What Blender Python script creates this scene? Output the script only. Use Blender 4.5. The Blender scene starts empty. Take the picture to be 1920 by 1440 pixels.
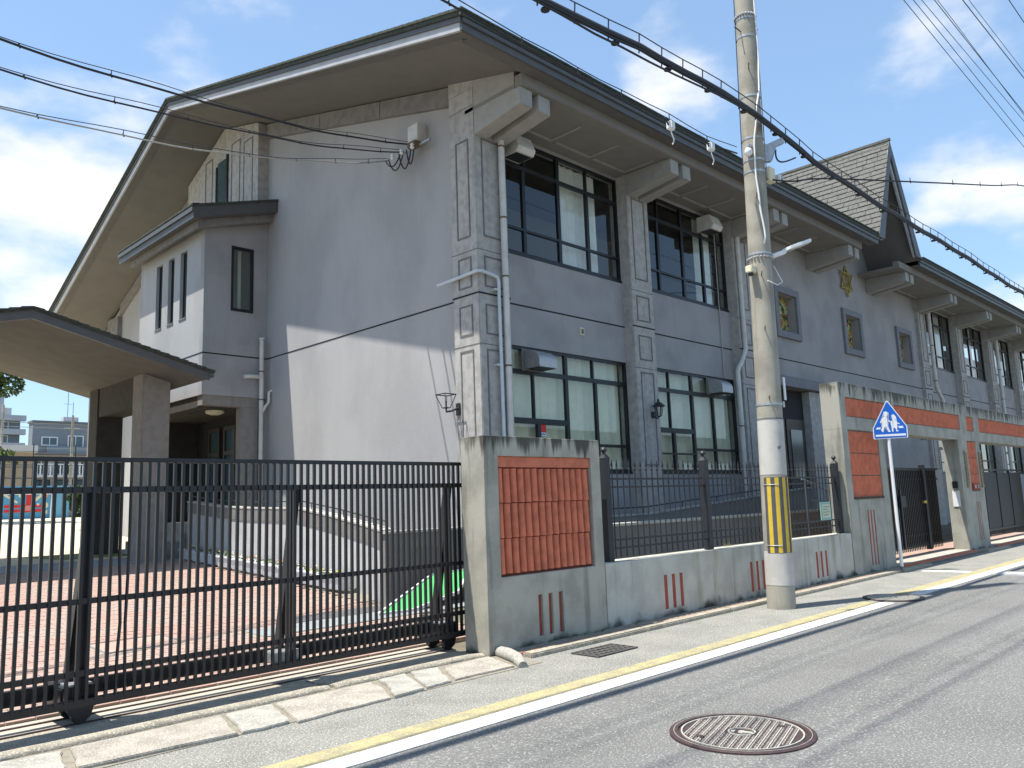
import bpy, bmesh, math, random
from mathutils import Vector, Matrix
random.seed(7)
S = bpy.context.scene
C = S.collection
# ---------------------------------------------------------------- camera
yw, pt, rl = .7885274, .14652434, -.035212491
f = Vector((math.sin(yw)*math.cos(pt), math.cos(yw)*math.cos(pt), math.sin(pt)))
r0 = Vector((math.cos(yw), -math.sin(yw), 0)); u0 = r0.cross(f)
rt = math.cos(rl)*r0 + math.sin(rl)*u0; up = -math.sin(rl)*r0 + math.cos(rl)*u0
cd = bpy.data.cameras.new('camera'); cam = bpy.data.objects.new('camera', cd); C.objects.link(cam)
cd.sensor_width = 36; cd.lens = 36*1510.26/1920; cd.clip_end = 3000; cd.clip_start = .05
cam.matrix_world = Matrix(((rt.x, up.x, -f.x, 0), (rt.y, up.y, -f.y, 0), (rt.z, up.z, -f.z, 1.5), (0, 0, 0, 1)))
S.camera = cam
# ---------------------------------------------------------------- light
SUN = Vector((1, -.42, -3.02)).normalized()          # the way the light travels
sd = bpy.data.lights.new('sun', 'SUN'); sd.energy = 4.2; sd.angle = math.radians(.53); sd.color = (1, .955, .88)
so = bpy.data.objects.new('sun', sd); C.objects.link(so); so.rotation_euler = SUN.to_track_quat('-Z', 'Y').to_euler()
W = bpy.data.worlds.new('World'); S.world = W; W.use_nodes = True
nt = W.node_tree; nt.nodes.clear(); N = nt.nodes.new; LK = nt.links.new
out = N('ShaderNodeOutputWorld'); bg = N('ShaderNodeBackground'); bg.inputs[1].default_value = .112
LK(bg.outputs[0], out.inputs[0])
sky = N('ShaderNodeTexSky'); sky.sky_type = 'NISHITA'; sky.sun_disc = False
sky.sun_elevation = math.asin(-SUN.z); sky.sun_rotation = math.atan2(-SUN.x, -SUN.y)
sky.air_density = 1.0; sky.dust_density = .6; sky.ozone_density = 2.2
tc = N('ShaderNodeTexCoord')
def math_n(op, a, b=None, c=None):
    n = N('ShaderNodeMath'); n.operation = op
    for i, v in enumerate((a, b, c)):
        if v is None: continue
        if isinstance(v, (int, float)): n.inputs[i].default_value = v
        else: LK(v, n.inputs[i])
    return n.outputs[0]
# clouds: banks of cumulus standing in given directions, broken up by noise
mp = N('ShaderNodeMapping'); mp.inputs['Scale'].default_value = (1, 1, 1.9); LK(tc.outputs['Generated'], mp.inputs[0])
n1 = N('ShaderNodeTexNoise'); n1.inputs['Scale'].default_value = 5.2; n1.inputs['Detail'].default_value = 7; n1.inputs['Roughness'].default_value = .52
LK(mp.outputs[0], n1.inputs[0])
tot = None
def skydir(x, y):
    return (rt*((x-960)/1510.26) - up*((y-720)/1510.26) + f).normalized()
for (x, y, w, a) in [(230, 340, .17, .34), (60, 420, .14, .3), (400, 200, .07, .2), (90, 560, .1, .26), (20, 170, .05, .14), (1250, 190, .10, .24), (1180, 130, .04, .12),
                     (1760, 430, .11, .24), (1880, 420, .09, .28), (1900, 500, .1, .22), (1600, 700, .2, .2), (-400, 300, .3, .2), (2300, 300, .3, .2), (930, 30, .05, .10), (530, 30, .04, .10),
                     (960, 2600, .5, .2), (-900, 700, .5, .2), (2800, 900, .4, .25)]:
    d = skydir(x, y)
    vm = N('ShaderNodeVectorMath'); vm.operation = 'DISTANCE'; LK(tc.outputs['Generated'], vm.inputs[0]); vm.inputs[1].default_value = d
    g = math_n('MULTIPLY', math_n('EXPONENT', math_n('MULTIPLY', math_n('POWER', math_n('DIVIDE', vm.outputs['Value'], w), 2), -1)), a)
    tot = g if tot is None else math_n('MAXIMUM', tot, g)
cl = math_n('ADD', n1.outputs['Fac'], tot)
mr = N('ShaderNodeMapRange'); mr.interpolation_type = 'SMOOTHSTEP'; mr.inputs[1].default_value = .60; mr.inputs[2].default_value = .90
LK(cl, mr.inputs[0])
mx = N('ShaderNodeMix'); mx.data_type = 'RGBA'; LK(mr.outputs[0], mx.inputs[0]); mx.inputs[7].default_value = (5.6, 5.5, 5.4, 1)
# a touch of pale haze over the blue, thicker near the horizon
sx = N('ShaderNodeSeparateXYZ'); LK(tc.outputs['Generated'], sx.inputs[0])
hz = N('ShaderNodeMapRange'); hz.inputs[1].default_value = 0; hz.inputs[2].default_value = .9; hz.inputs[3].default_value = .5; hz.inputs[4].default_value = .22; LK(sx.outputs[2], hz.inputs[0])
mh = N('ShaderNodeMix'); mh.data_type = 'RGBA'; LK(hz.outputs[0], mh.inputs[0]); mh.inputs[7].default_value = (2.25, 3.7, 5.5, 1); LK(sky.outputs[0], mh.inputs[6])
LK(mh.outputs[2], mx.inputs[6])
LK(mx.outputs[2], bg.inputs[0])
S.view_settings.view_transform = 'Standard'; S.view_settings.look = 'None'; S.view_settings.gamma = 1; S.view_settings.use_curve_mapping = False
S.view_settings.exposure = .94
S.render.engine = 'CYCLES'
# ---------------------------------------------------------------- materials
MATS = {}
def mat(name, col, rough=.8, var=0, vs=6, bump=0, bs=60, metal=0, streak=0, streak_col=(.03, .03, .028), topz=None, toph=.3, foot=0, spec=.4, vcol=None, stretch=None, speck=0):
    """procedural material: colour variation, fine relief, vertical rain streaks, algae band hanging from a top edge at world height topz, blotchy moss at the foot"""
    m = bpy.data.materials.new(name); m.use_nodes = True; t = m.node_tree; B = t.nodes['Principled BSDF']; n = t.nodes.new; l = t.links.new
    B.inputs['Roughness'].default_value = rough; B.inputs['Metallic'].default_value = metal
    B.inputs['Specular IOR Level'].default_value = spec
    g = n('ShaderNodeNewGeometry'); pos = g.outputs['Position']
    cur = n('ShaderNodeRGB'); cur.outputs[0].default_value = (*col, 1); cur = cur.outputs[0]
    def ns(scale, det=4, vec=pos, st=None):
        if st:
            mm = n('ShaderNodeMapping'); mm.inputs['Scale'].default_value = st; l(vec, mm.inputs[0]); vec = mm.outputs[0]
        q = n('ShaderNodeTexNoise'); q.inputs['Scale'].default_value = scale; q.inputs['Detail'].default_value = det; l(vec, q.inputs[0]); return q.outputs['Fac']
    def rng(v, a, b, c=0, d=1):
        q = n('ShaderNodeMapRange'); q.interpolation_type = 'SMOOTHSTEP'
        for i, z in enumerate((a, b, c, d)): q.inputs[i+1].default_value = z
        l(v, q.inputs[0]); return q.outputs[0]
    def mixc(fac, a, colb):
        q = n('ShaderNodeMix'); q.data_type = 'RGBA'; l(fac, q.inputs[0]); l(a, q.inputs[6])
        if isinstance(colb, tuple): q.inputs[7].default_value = (*colb, 1)
        else: l(colb, q.inputs[7])
        return q.outputs[2]
    def mul(a, b):
        q = n('ShaderNodeMath'); q.operation = 'MULTIPLY'
        for i, z in enumerate((a, b)):
            if isinstance(z, (int, float)): q.inputs[i].default_value = z
            else: l(z, q.inputs[i])
        return q.outputs[0]
    if var:
        dk = tuple(c*(1-var) for c in col) if vcol is None else vcol
        cur = mixc(rng(ns(vs, 6, st=stretch), .38, .66), cur, dk)
        cur = mixc(mul(rng(ns(vs*9, 3), .45, .75), .35*min(1, var*2)), cur, tuple(min(1, c*1.25) for c in col))
    if speck:
        cur = mixc(mul(rng(ns(75, 4), .54, .64), speck), cur, tuple(min(.8, c*2.6) for c in col))
        cur = mixc(mul(rng(ns(60, 4), .55, .68), speck*.8), cur, tuple(c*.35 for c in col))
    if streak:
        cur = mixc(mul(rng(ns(1, 5, st=(7, 7, .55)), .52, .72), streak), cur, streak_col)
    sz = n('ShaderNodeSeparateXYZ'); l(pos, sz.inputs[0])
    if topz is not None:
        q = n('ShaderNodeMath'); q.operation = 'MULTIPLY_ADD'; l(ns(1, 5, st=(11, 11, .3)), q.inputs[0]); q.inputs[1].default_value = toph*2.6; l(sz.outputs[2], q.inputs[2])
        cur = mixc(mul(rng(q.outputs[0], topz+toph*.75, topz+toph*1.25), mul(rng(ns(4, 5), .2, .48), .95)), cur, streak_col)
    if foot:
        q = n('ShaderNodeMath'); q.operation = 'MULTIPLY_ADD'; l(ns(3.4, 9), q.inputs[0]); q.inputs[1].default_value = -foot*2.7; l(sz.outputs[2], q.inputs[2])
        cur = mixc(rng(q.outputs[0], -foot*.62, -foot*1.45), cur, (.045, .05, .038))
    l(cur, B.inputs['Base Color'])
    if bump:
        bp = n('ShaderNodeBump'); bp.inputs['Strength'].default_value = bump; bp.inputs['Distance'].default_value = .01
        l(ns(bs, 5), bp.inputs['Height']); l(bp.outputs[0], B.inputs['Normal'])
    MATS[name] = m; return m
M_conc = mat('concrete', (.36, .36, .335), .9, .25, 3, .25, 90, streak=.45, topz=None, foot=.12)
M_gate_conc = mat('pillar_concrete', (.40, .378, .31), .9, .25, 2.5, .25, 90, streak=.55, streak_col=(.065, .06, .048), topz=2.2, toph=.30, foot=.10)
M_pier_conc = mat('pier_concrete', (.38, .365, .305), .9, .22, 2.5, .25, 90, streak=.45, streak_col=(.07, .07, .055), topz=3.48, toph=.38, foot=.1)
M_lowwall = mat('low_wall_concrete', (.49, .475, .41), .9, .18, 3, .2, 90, streak=.5, streak_col=(.22, .20, .11), foot=.17)
M_render = mat('lilac_grey_render', (.328, .322, .318), .88, .16, 1.1, .35, 60, streak=.2, streak_col=(.24, .236, .23))
M_gable = mat('gable_render', (.37, .364, .358), .88, .13, .9, .35, 60, stretch=(1, 1, .5), streak=.12, streak_col=(.30, .295, .285))
M_stone = mat('pilaster_stone', (.41, .395, .365), .85, .22, 7, .3, 70, streak=.35, streak_col=(.22, .215, .2))
M_groove = mat('groove_dark', (.17, .17, .165), .9, .2, 12)  # dark grey; panel outlines get their groove shade from this colour
M_joint = mat('joint_black', (.015, .015, .017), .8)
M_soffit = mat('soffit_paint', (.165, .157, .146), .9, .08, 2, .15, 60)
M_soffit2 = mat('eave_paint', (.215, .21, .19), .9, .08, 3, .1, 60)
M_bracket = mat('bracket_paint', (.34, .335, .31), .85, .1, 5, .1, 60, streak=.2, streak_col=(.3, .3, .28))
M_shadeconc = mat('shaded_concrete', (.065, .058, .048), .92, .2, 5, .3, 60)  # dark copy of the column concrete, deep shade put into its colour
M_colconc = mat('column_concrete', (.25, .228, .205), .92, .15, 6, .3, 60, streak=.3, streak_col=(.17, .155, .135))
M_fascia = mat('fascia_metal', (.088, .090, .088), .5, .12, 4)
M_bargeb = mat('bargeboard_paint', (.40, .41, .43), .6, .1, 4)
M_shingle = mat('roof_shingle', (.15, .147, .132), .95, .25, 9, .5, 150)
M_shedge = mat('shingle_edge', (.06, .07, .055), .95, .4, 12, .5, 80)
M_band = mat('cornice_concrete', (.22, .21, .20), .92, .2, 5, .3, 60, streak=.3, streak_col=(.15, .12, .1))
M_frame = mat('black_window_frame', (.012, .013, .015), .4, .1, 9)
M_black = mat('black_gate_paint', (.010, .010, .012), .38, .2, 14, spec=.5)
M_iron = mat('dark_fence_paint', (.022, .024, .028), .5, .2, 14)
M_pipe = mat('pipe_plastic', (.60, .585, .54), .55, .15, 4, streak=.15, streak_col=(.3, .28, .25))
M_pipe2 = mat('thin_pipe_plastic', (.55, .60, .63), .5, .08, 5)
M_rust = mat('rusty_clamp', (.18, .13, .07), .8, .4, 30)
M_terra = mat('terracotta', (.60, .175, .095), .82, .22, 9, .25, 80, streak=.2, streak_col=(.28, .09, .055))
M_terra_flat = mat('red_paint', (.33, .065, .04), .85, .15, 9)
M_polec = mat('pole_concrete', (.34, .315, .255), .9, .25, 3, .25, 80, streak=.55, streak_col=(.19, .175, .14))
M_polew = mat('white_pole_wrap', (.50, .475, .425), .75, .15, 4, streak=.35, streak_col=(.34, .32, .27))
M_yellow = mat('yellow_reflective', (.62, .42, .035), .5, .1, 9)
M_wrapd = mat('dark_wrap', (.085, .08, .085), .6, .1, 9)
M_galv = mat('galvanised_steel', (.45, .46, .46), .45, .2, 20, metal=.6)
M_cable = mat('cable_black', (.02, .02, .022), .6)
M_cabgrey = mat('cable_grey', (.35, .34, .30), .6)
M_white = mat('white_enamel', (.75, .75, .74), .5, .05, 8)
M_asph = mat('asphalt', (.168, .166, .155), .95, .16, .9, .9, 130, speck=.62)
M_asph2 = mat('asphalt_shoulder', (.25, .244, .215), .95, .14, 2.2, 1.0, 130, speck=.65, vcol=(.20, .198, .175))
M_wline = mat('white_line_paint', (.66, .66, .65), .8, .2, 7, .3, 150, speck=.35, vcol=(.45, .45, .43))
M_yline = mat('ochre_line_paint', (.37, .315, .165), .8, .15, 6, .3, 150, speck=.35, vcol=(.28, .25, .16))
M_kerb = mat('granite_kerb', (.34, .30, .235), .9, .25, 10, .5, 90, speck=.5)
M_paleston = mat('pale_stone', (.36, .345, .295), .9, .25, 5, .5, 90, speck=.35)
M_pinkston = mat('pinkish_stone', (.35, .315, .265), .9, .25, 5, .5, 90, speck=.4)
M_mortar = mat('mortar', (.26, .235, .185), .95, .2, 12, .5, 80)
M_slab = mat('track_slab', (.42, .385, .31), .9, .15, 2, .3, 90, speck=.2)
M_rail = mat('track_rail', (.06, .035, .03), .6, .3, 10)
M_brick = mat('paver_brick', (.38, .245, .195), .9, .25, 1.2, .3, 90, vcol=(.36, .28, .23))
M_brick2 = mat('paver_brick_pale', (.44, .31, .245), .9, .2, 2.2, .3, 90)
M_paveg = mat('grey_paver', (.28, .30, .30), .9, .15, 6, .3, 70)
M_earth = mat('earth', (.16, .14, .10), .95, .3, 3, .6, 40)
M_sand = mat('playground_sand', (.60, .52, .36), .95, .1, .8, .3, 40)
M_plaing = mat('playground_grass', (.18, .22, .07), .95, .3, 2)
M_curtain = mat('curtain_cream', (.80, .78, .60), .9, .08, 5)
M_curtain2 = mat('curtain_white', (.80, .80, .76), .9, .08, 5)
M_recshade = mat('recess_shade', (.03, .03, .03), .9)  # walls behind the entrance doors, recess shade painted in as near-black
M_wood = mat('dark_door_wood', (.05, .035, .025), .5, .2, 8)
M_planter = mat('planter_plastic', (.60, .62, .65), .6, .1, 9)
M_leaf = mat('leaf_green', (.05, .095, .025), .7, .35, 2)
M_leaf2 = mat('leaf_pale_green', (.10, .16, .035), .7, .35, 3)
M_bark = mat('bark', (.11, .085, .06), .95, .3, 12, .6, 30)
M_greenb = mat('green_board', (.10, .50, .16), .6, .08, 4)
M_ramp = mat('ramp_band_paint', (.20, .19, .175), .9, .15, 3, .2, 60)
M_rampw = mat('ramp_wall_render', (.44, .44, .43), .9, .12, 3, .2, 80)
M_mural = mat('mural_blue', (.10, .33, .55), .8, .06, 2)
M_red = mat('red_paint_bright', (.60, .03, .03), .6)
M_pink = mat('pink_paint', (.62, .25, .22), .6)
M_cream = mat('cream_paint', (.68, .64, .45), .7)
M_tan = mat('tan_wall', (.30, .25, .185), .9, .1, 1)
M_grey1 = mat('grey_house_wall', (.22, .24, .25), .85, .08, .4)
M_grey2 = mat('pale_house_wall', (.48, .49, .50), .85, .08, .4)
M_glassd = mat('distant_glass', (.05, .09, .10), .15, .2, .5, spec=.8)
M_gold = mat('emblem_gold', (.42, .33, .10), .5, .15, 20, metal=.3)
M_lens = mat('lamp_lens', (.55, .56, .55), .3)
M_signblue = mat('sign_blue', (.005, .11, .50), .45, .04, 12)
M_signwhite = mat('sign_white', (.72, .73, .74), .45)
M_iron_lid = mat('cast_iron', (.075, .048, .048), .7, .3, 30, .3, 120, metal=.2)
M_iron_hi = mat('worn_iron', (.52, .50, .42), .6, .3, 40, metal=.1)
M_dirtmark = mat('stain_brown', (.07, .06, .045), .95, .4, 20)
def glass(name, tint, fmix=1.0, lo=.04):
    m = bpy.data.materials.new(name); m.use_nodes = True; t = m.node_tree; t.nodes.clear(); n = t.nodes.new; l = t.links.new
    o = n('ShaderNodeOutputMaterial'); mx = n('ShaderNodeMixShader'); tr = n('ShaderNodeBsdfTransparent'); tr.inputs[0].default_value = (*tint, 1)
    gl = n('ShaderNodeBsdfGlossy'); gl.inputs['Roughness'].default_value = .015
    lw_ = n('ShaderNodeLayerWeight'); lw_.inputs[0].default_value = .5
    pw_ = n('ShaderNodeMath'); pw_.operation = 'POWER'; l(lw_.outputs['Facing'], pw_.inputs[0]); pw_.inputs[1].default_value = 4
    ma_ = n('ShaderNodeMath'); ma_.operation = 'MULTIPLY_ADD'; l(pw_.outputs[0], ma_.inputs[0]); ma_.inputs[1].default_value = .85; ma_.inputs[2].default_value = .09
    l(ma_.outputs[0], mx.inputs[0]); l(tr.outputs[0], mx.inputs[1]); l(gl.outputs[0], mx.inputs[2]); l(mx.outputs[0], o.inputs[0]); return m
M_glass = glass('window_glass', (.88, .92, .89))
def stained():
    m = bpy.data.materials.new('stained_glass'); m.use_nodes = True; t = m.node_tree; B = t.nodes['Principled BSDF']; n = t.nodes.new; l = t.links.new
    g = n('ShaderNodeNewGeometry'); v = n('ShaderNodeTexVoronoi'); v.inputs['Scale'].default_value = 9; l(g.outputs['Position'], v.inputs[0])
    cr = n('ShaderNodeValToRGB'); cr.color_ramp.interpolation = 'CONSTANT'
    e = cr.color_ramp.elements; e[0].color = (.36, .34, .10, 1); e[1].position = .25; e[1].color = (.45, .10, .04, 1)
    for p, c in ((.45, (.42, .42, .20, 1)), (.62, (.12, .22, .06, 1)), (.75, (.50, .30, .08, 1)), (.9, (.05, .08, .04, 1))):
        q = e.new(p); q.color = c
    sp = n('ShaderNodeSeparateColor'); l(v.outputs['Color'], sp.inputs[0]); l(sp.outputs[0], cr.inputs[0])
    v2 = n('ShaderNodeTexVoronoi'); v2.feature = 'DISTANCE_TO_EDGE'; v2.inputs['Scale'].default_value = 9; l(g.outputs['Position'], v2.inputs[0])
    mr = n('ShaderNodeMapRange'); mr.inputs[1].default_value = .02; mr.inputs[2].default_value = .05; l(v2.outputs['Distance'], mr.inputs[0])
    mm = n('ShaderNodeMix'); mm.data_type = 'RGBA'; l(mr.outputs[0], mm.inputs[0]); mm.inputs[6].default_value = (.02, .02, .02, 1); l(cr.outputs[0], mm.inputs[7])
    l(mm.outputs[2], B.inputs['Base Color']); B.inputs['Roughness'].default_value = .25; return m
M_stained = stained()
# ---------------------------------------------------------------- mesh helpers
ORG = {}
def org(o):
    while o is not None and o.parent is not None: o = o.parent
    return ORG.get(o.name, Vector((0, 0, 0))) if o is not None else Vector((0, 0, 0))
def tag(o, label=None, cat=None, group=None, kind=None):
    if label: o['label'] = label
    if cat: o['category'] = cat
    if group: o['group'] = group
    if kind: o['kind'] = kind
    return o
def thing(name, label, cat, loc=(0, 0, 0), group=None):
    o = bpy.data.objects.new(name, None); C.objects.link(o); o.location = loc; o.empty_display_size = .2
    ORG[o.name] = Vector(loc); return tag(o, label, cat, group)
class MB:
    def __init__(s): s.v = []; s.f = []
    def add(s, vs, fs):
        k = len(s.v); s.v += [tuple(v) for v in vs]; s.f += [tuple(i+k for i in q) for q in fs]; return s
    def box(s, x0, x1, y0, y1, z0, z1):
        return s.hexa([(x0, y0, z0), (x1, y0, z0), (x1, y1, z0), (x0, y1, z0)], [(x0, y0, z1), (x1, y0, z1), (x1, y1, z1), (x0, y1, z1)])
    def hexa(s, b, t):
        return s.add(list(b)+list(t), [(0, 3, 2, 1), (4, 5, 6, 7), (0, 1, 5, 4), (1, 2, 6, 5), (2, 3, 7, 6), (3, 0, 4, 7)])
    def prism(s, poly, d):
        """poly: coplanar points; d: extrusion vector"""
        n = len(poly); d = Vector(d); a = [Vector(p) for p in poly]
        return s.add(a+[p+d for p in a], [tuple(range(n))[::-1], tuple(range(n, 2*n))]+[(i, (i+1) % n, (i+1) % n+n, i+n) for i in range(n)])
    def bar(s, a, b, w, h=None, upv=(0, 0, 1)):
        h = h or w; a = Vector(a); b = Vector(b); d = (b-a).normalized(); u = Vector(upv)
        if abs(d.dot(u)) > .98: u = Vector((0, 1, 0))
        x = d.cross(u).normalized()*w/2; y = x.cross(d).normalized()*h/2
        return s.hexa([a-x-y, a+x-y, a+x+y, a-x+y], [b-x-y, b+x-y, b+x+y, b-x+y])
    def tube(s, pts, r, n=8, cap=True):
        pts = [Vector(p) for p in pts]; rings = []; R = r if isinstance(r, (list, tuple)) else [r]*len(pts); prev = None
        for i, p in enumerate(pts):
            d = (pts[min(i+1, len(pts)-1)]-pts[max(i-1, 0)]).normalized()
            u = prev if prev is not None else (Vector((0, 0, 1)) if abs(d.z) < .9 else Vector((1, 0, 0)))
            x = (u-d*u.dot(d)).normalized(); prev = x; y = d.cross(x)
            rings.append([p+(x*math.cos(2*math.pi*k/n)+y*math.sin(2*math.pi*k/n))*R[i] for k in range(n)])
        vs = [v for q in rings for v in q]; fs = []
        for i in range(len(pts)-1):
            for k in range(n): fs.append((i*n+k, i*n+(k+1) % n, (i+1)*n+(k+1) % n, (i+1)*n+k))
        if cap: fs += [tuple(range(n))[::-1], tuple(range((len(pts)-1)*n, len(pts)*n))]
        return s.add(vs, fs)
    def lathe(s, c, prof, n=24):
        vs = []; fs = []
        for (r, z) in prof: vs += [(c[0]+r*math.cos(2*math.pi*k/n), c[1]+r*math.sin(2*math.pi*k/n), c[2]+z) for k in range(n)]
        for i in range(len(prof)-1):
            for k in range(n): fs.append((i*n+k, i*n+(k+1) % n, (i+1)*n+(k+1) % n, (i+1)*n+k))
        fs += [tuple(range(n))[::-1], tuple(range((len(prof)-1)*n, len(prof)*n))]
        return s.add(vs, fs)
    def build(s, name, m, parent=None, smooth=False, bevel=0, kind=None, label=None, loc=None):
        o0 = org(parent) if parent is not None else (Vector(loc) if loc else Vector((0, 0, 0)))
        me = bpy.data.meshes.new(name); me.from_pydata([Vector(v)-o0 for v in s.v], [], s.f)
        bm = bmesh.new(); bm.from_mesh(me); bmesh.ops.recalc_face_normals(bm, faces=bm.faces)
        if bevel: bmesh.ops.bevel(bm, geom=[e for e in bm.edges if e.calc_face_angle(0) > .5], offset=bevel, segments=2, affect='EDGES', clamp_overlap=True)
        bm.to_mesh(me); bm.free()
        me.materials.append(m)
        if smooth:
            for p in me.polygons: p.use_smooth = True
            try: me.set_sharp_from_angle(angle=math.radians(40))
            except Exception: pass
        o = bpy.data.objects.new(name, me); C.objects.link(o)
        if parent is not None: o.parent = parent
        else: o.location = o0; ORG[o.name] = o0
        if kind: o['kind'] = kind
        if label: o['label'] = label
        return o
def struct(mb, name, m, **k): return mb.build(name, m, kind='structure', **k)
def inst(o, off, rz=None):
    """another copy of a part, sharing its mesh"""
    c = o.copy(); C.objects.link(c); c.parent = o.parent; c.location = o.location+Vector(off)
    if rz is not None: c.rotation_euler = (0, 0, rz)
    return c
def kids(o): return [c for c in bpy.data.objects if c.parent == o]
def copy_tree(o, loc=None, label=None, parent=None, KM=None):
    if KM is None:
        KM = {}
        for c in bpy.data.objects:
            if c.parent: KM.setdefault(c.parent.name, []).append(c)
    c = o.copy(); C.objects.link(c)
    if parent is not None: c.parent = parent
    else:
        if loc is not None: c.location = loc
        ORG[c.name] = Vector(c.location)
    if label: c['label'] = label
    for k in KM.get(o.name, []): copy_tree(k, parent=c, KM=KM)
    return c
def gz(y): return 0 if y < 6.5 else min(.04*(y-6.5), 1.54)
# ---------------------------------------------------------------- ground
g = MB(); ys = [-400, -20, 6.5, 45, 120, 900]; zz = [-.03, -.03, -.03, 1.51, 1.52, 1.6]
vs = [(x, y, z) for y, z in zip(ys, zz) for x in (-600, 900)]
g.add(vs, [(2*i, 2*i+1, 2*i+3, 2*i+2) for i in range(5)]); struct(g, 'ground', M_earth)
g = MB()                                                      # finely gridded so the sheet can carry a slight crown
xs = [-60]+[i*2 for i in range(-10, 60)]+[300]; yy = [-9, -4, -2, 0, 2, 3.2, 4.3]
def crown(y): return .035*(1-((y+.5)/5.2)**2) if abs(y+.5) < 5.2 else 0
vs = [(x, y, crown(y)-.03 if y < 4.2 else -.002) for x in xs for y in yy]
g.add(vs, [(i*7+j, (i+1)*7+j, (i+1)*7+j+1, i*7+j+1) for i in range(len(xs)-1) for j in range(6)])
struct(g, 'road', M_asph)
struct(MB().add([(-60, 4.3, -.002), (300, 4.3, -.002), (300, 6.2, 0), (-60, 6.2, 0)], [(0, 1, 2, 3)]), 'pavement', M_asph2)
# painted lines (white and ochre edge bands, broken by the second manhole)
for a, b in ((-20, 11.35), (12.45, 120)):
    struct(MB().box(a, b, 4.255, 4.45, -.001, .0055), 'white_line', M_wline)
    struct(MB().box(a, b, 4.452, 4.66, -.001, .0055), 'yellow_line', M_yline)
struct(MB().box(15.85, 16.15, -4.2, 4.252, -.02, .022), 'stop_line', M_wline)
struct(MB().box(15.95, 16.2, 4.665, 5.45, -.001, .0045), 'stop_line', M_wline)
# gate threshold: mortar bed, stones, rolled kerb, slab with two rails
struct(MB().add([(-8, 5.44, .003), (5.75, 5.44, .003), (5.75, 6.16, .003), (-8, 6.16, .003)], [(0, 1, 2, 3)]), 'mortar_bed', M_mortar)
st = bpy.data.objects.new('stone_paving', None); C.objects.link(st); tag(st, kind='structure')
polys = [[(5.0, 5.99), (5.62, 6.04), (5.42, 5.50), (4.71, 5.50), (4.86, 5.76)], [(4.66, 6.08), (4.95, 6.03), (4.80, 5.76), (4.66, 5.48), (4.37, 5.45)],
         [(4.29, 6.03), (4.58, 6.04), (4.33, 5.44), (4.02, 5.42), (4.22, 5.8)], [(3.3, 6.02), (4.21, 6.03), (4.16, 5.80), (3.98, 5.42), (3.14, 5.38)],
         [(2.90, 6.0), (3.26, 6.0), (3.10, 5.42), (2.74, 5.42)], [(1.84, 6.0), (2.84, 5.98), (2.70, 5.42), (1.72, 5.50)], [(1.2, 6.06), (1.78, 6.0), (1.67, 5.52), (1.1, 5.60)],
         [(.2, 6.06), (1.15, 6.05), (1.04, 5.6), (.15, 5.6)], [(-.9, 6.06), (.14, 6.05), (.1, 5.6), (-.9, 5.6)]]
for i, p in enumerate(polys):
    q = []
    for k in range(len(p)):
        a = Vector((*p[k], 0)); b = Vector((*p[(k+1) % len(p)], 0)); nseg = 5
        for s_ in range(nseg):
            v = a.lerp(b, s_/nseg); v += Vector((random.uniform(-.012, .012), random.uniform(-.012, .012), 0)); q.append((v.x, v.y, -.01))
    MB().prism(q, (0, 0, .028+.004*(i % 3))).build('stone', (M_paleston, M_pinkston)[i in (3, 5, 0)], st, bevel=.006)
kb = bpy.data.objects.new('stone_kerb', None); C.objects.link(kb); tag(kb, kind='structure')
def roll_kerb(x0, x1, y0=6.10, y1=6.575, h=.045, parent=kb):
    prof = [(y0, -.02), (y0+.002, .018), (y0+.016, h*.78), (y0+.05, h), (y0+.10, h*.86), (y0+.13, h*.6), (y1, h*.55), (y1, -.02)]
    m = MB(); n = max(2, int((x1-x0)/.15)); vs = []; L = len(prof)
    for i in range(n+1):
        x = x0+(x1-x0)*i/n; w = .006*math.sin(x*5.3)+.004*math.sin(x*17)
        e = .02 if i in (0, n) else 0
        vs += [(x, p[0]+w*(k < 5), p[1]-(e*.6 if 0 < k < 7 else 0)) for k, p in enumerate(prof)]
    fs = [(i*L+k, i*L+(k+1) % L, (i+1)*L+(k+1) % L, (i+1)*L+k) for i in range(n) for k in range(L)]+[tuple(range(L)), tuple(range(n*L, n*L+L))[::-1]]
    m.add(vs, fs).build('kerb_stone', M_kerb, parent, smooth=True)
roll_kerb(3.91, 5.63); roll_kerb(1.15, 3.87); roll_kerb(-2.2, 1.12)
# the diagonal end stone and the long kerb along the walls
m = MB(); pts = [(5.78, 6.08, .03), (5.70, 5.85, .04), (5.60, 5.62, .035), (5.47, 5.42, .012)]
m.tube(pts, [.06, .065, .06, .045], 10).build('kerb_stone', M_paleston, kb, smooth=True)
x = 5.84
while x < 45:
    L = 1.9 if x < 30 else 6
    if not (16.4 < x < 21.0 or 22.7 < x < 30):
        MB().box(x, x+L-.012, 5.66, 5.80, -.02, .045).build('kerb_stone', M_kerb, kb, bevel=.012)
    x += L
struct(MB().add([(5.8, 5.805, .012), (60, 5.805, .012), (60, 6.1, .03), (5.8, 6.1, .03)], [(0, 1, 2, 3)]), 'gutter', M_mortar)
struct(MB().box(5.84, 16.2, 5.81, 5.845, .0, .034), 'gutter_stripe', M_terra_flat)
struct(MB().box(-12, 5.66, 6.58, 7.0, -.05, .022), 'track_slab', M_slab)
tr = thing('gate_track', 'pair of dark steel rails set in the cream slab under the long black gate', 'gate track', (2, 6.7, .02))
for y in (6.61, 6.86): MB().box(-12, 5.64, y-.012, y+.012, .0205, .032).build('rail', M_rail, tr)
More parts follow.
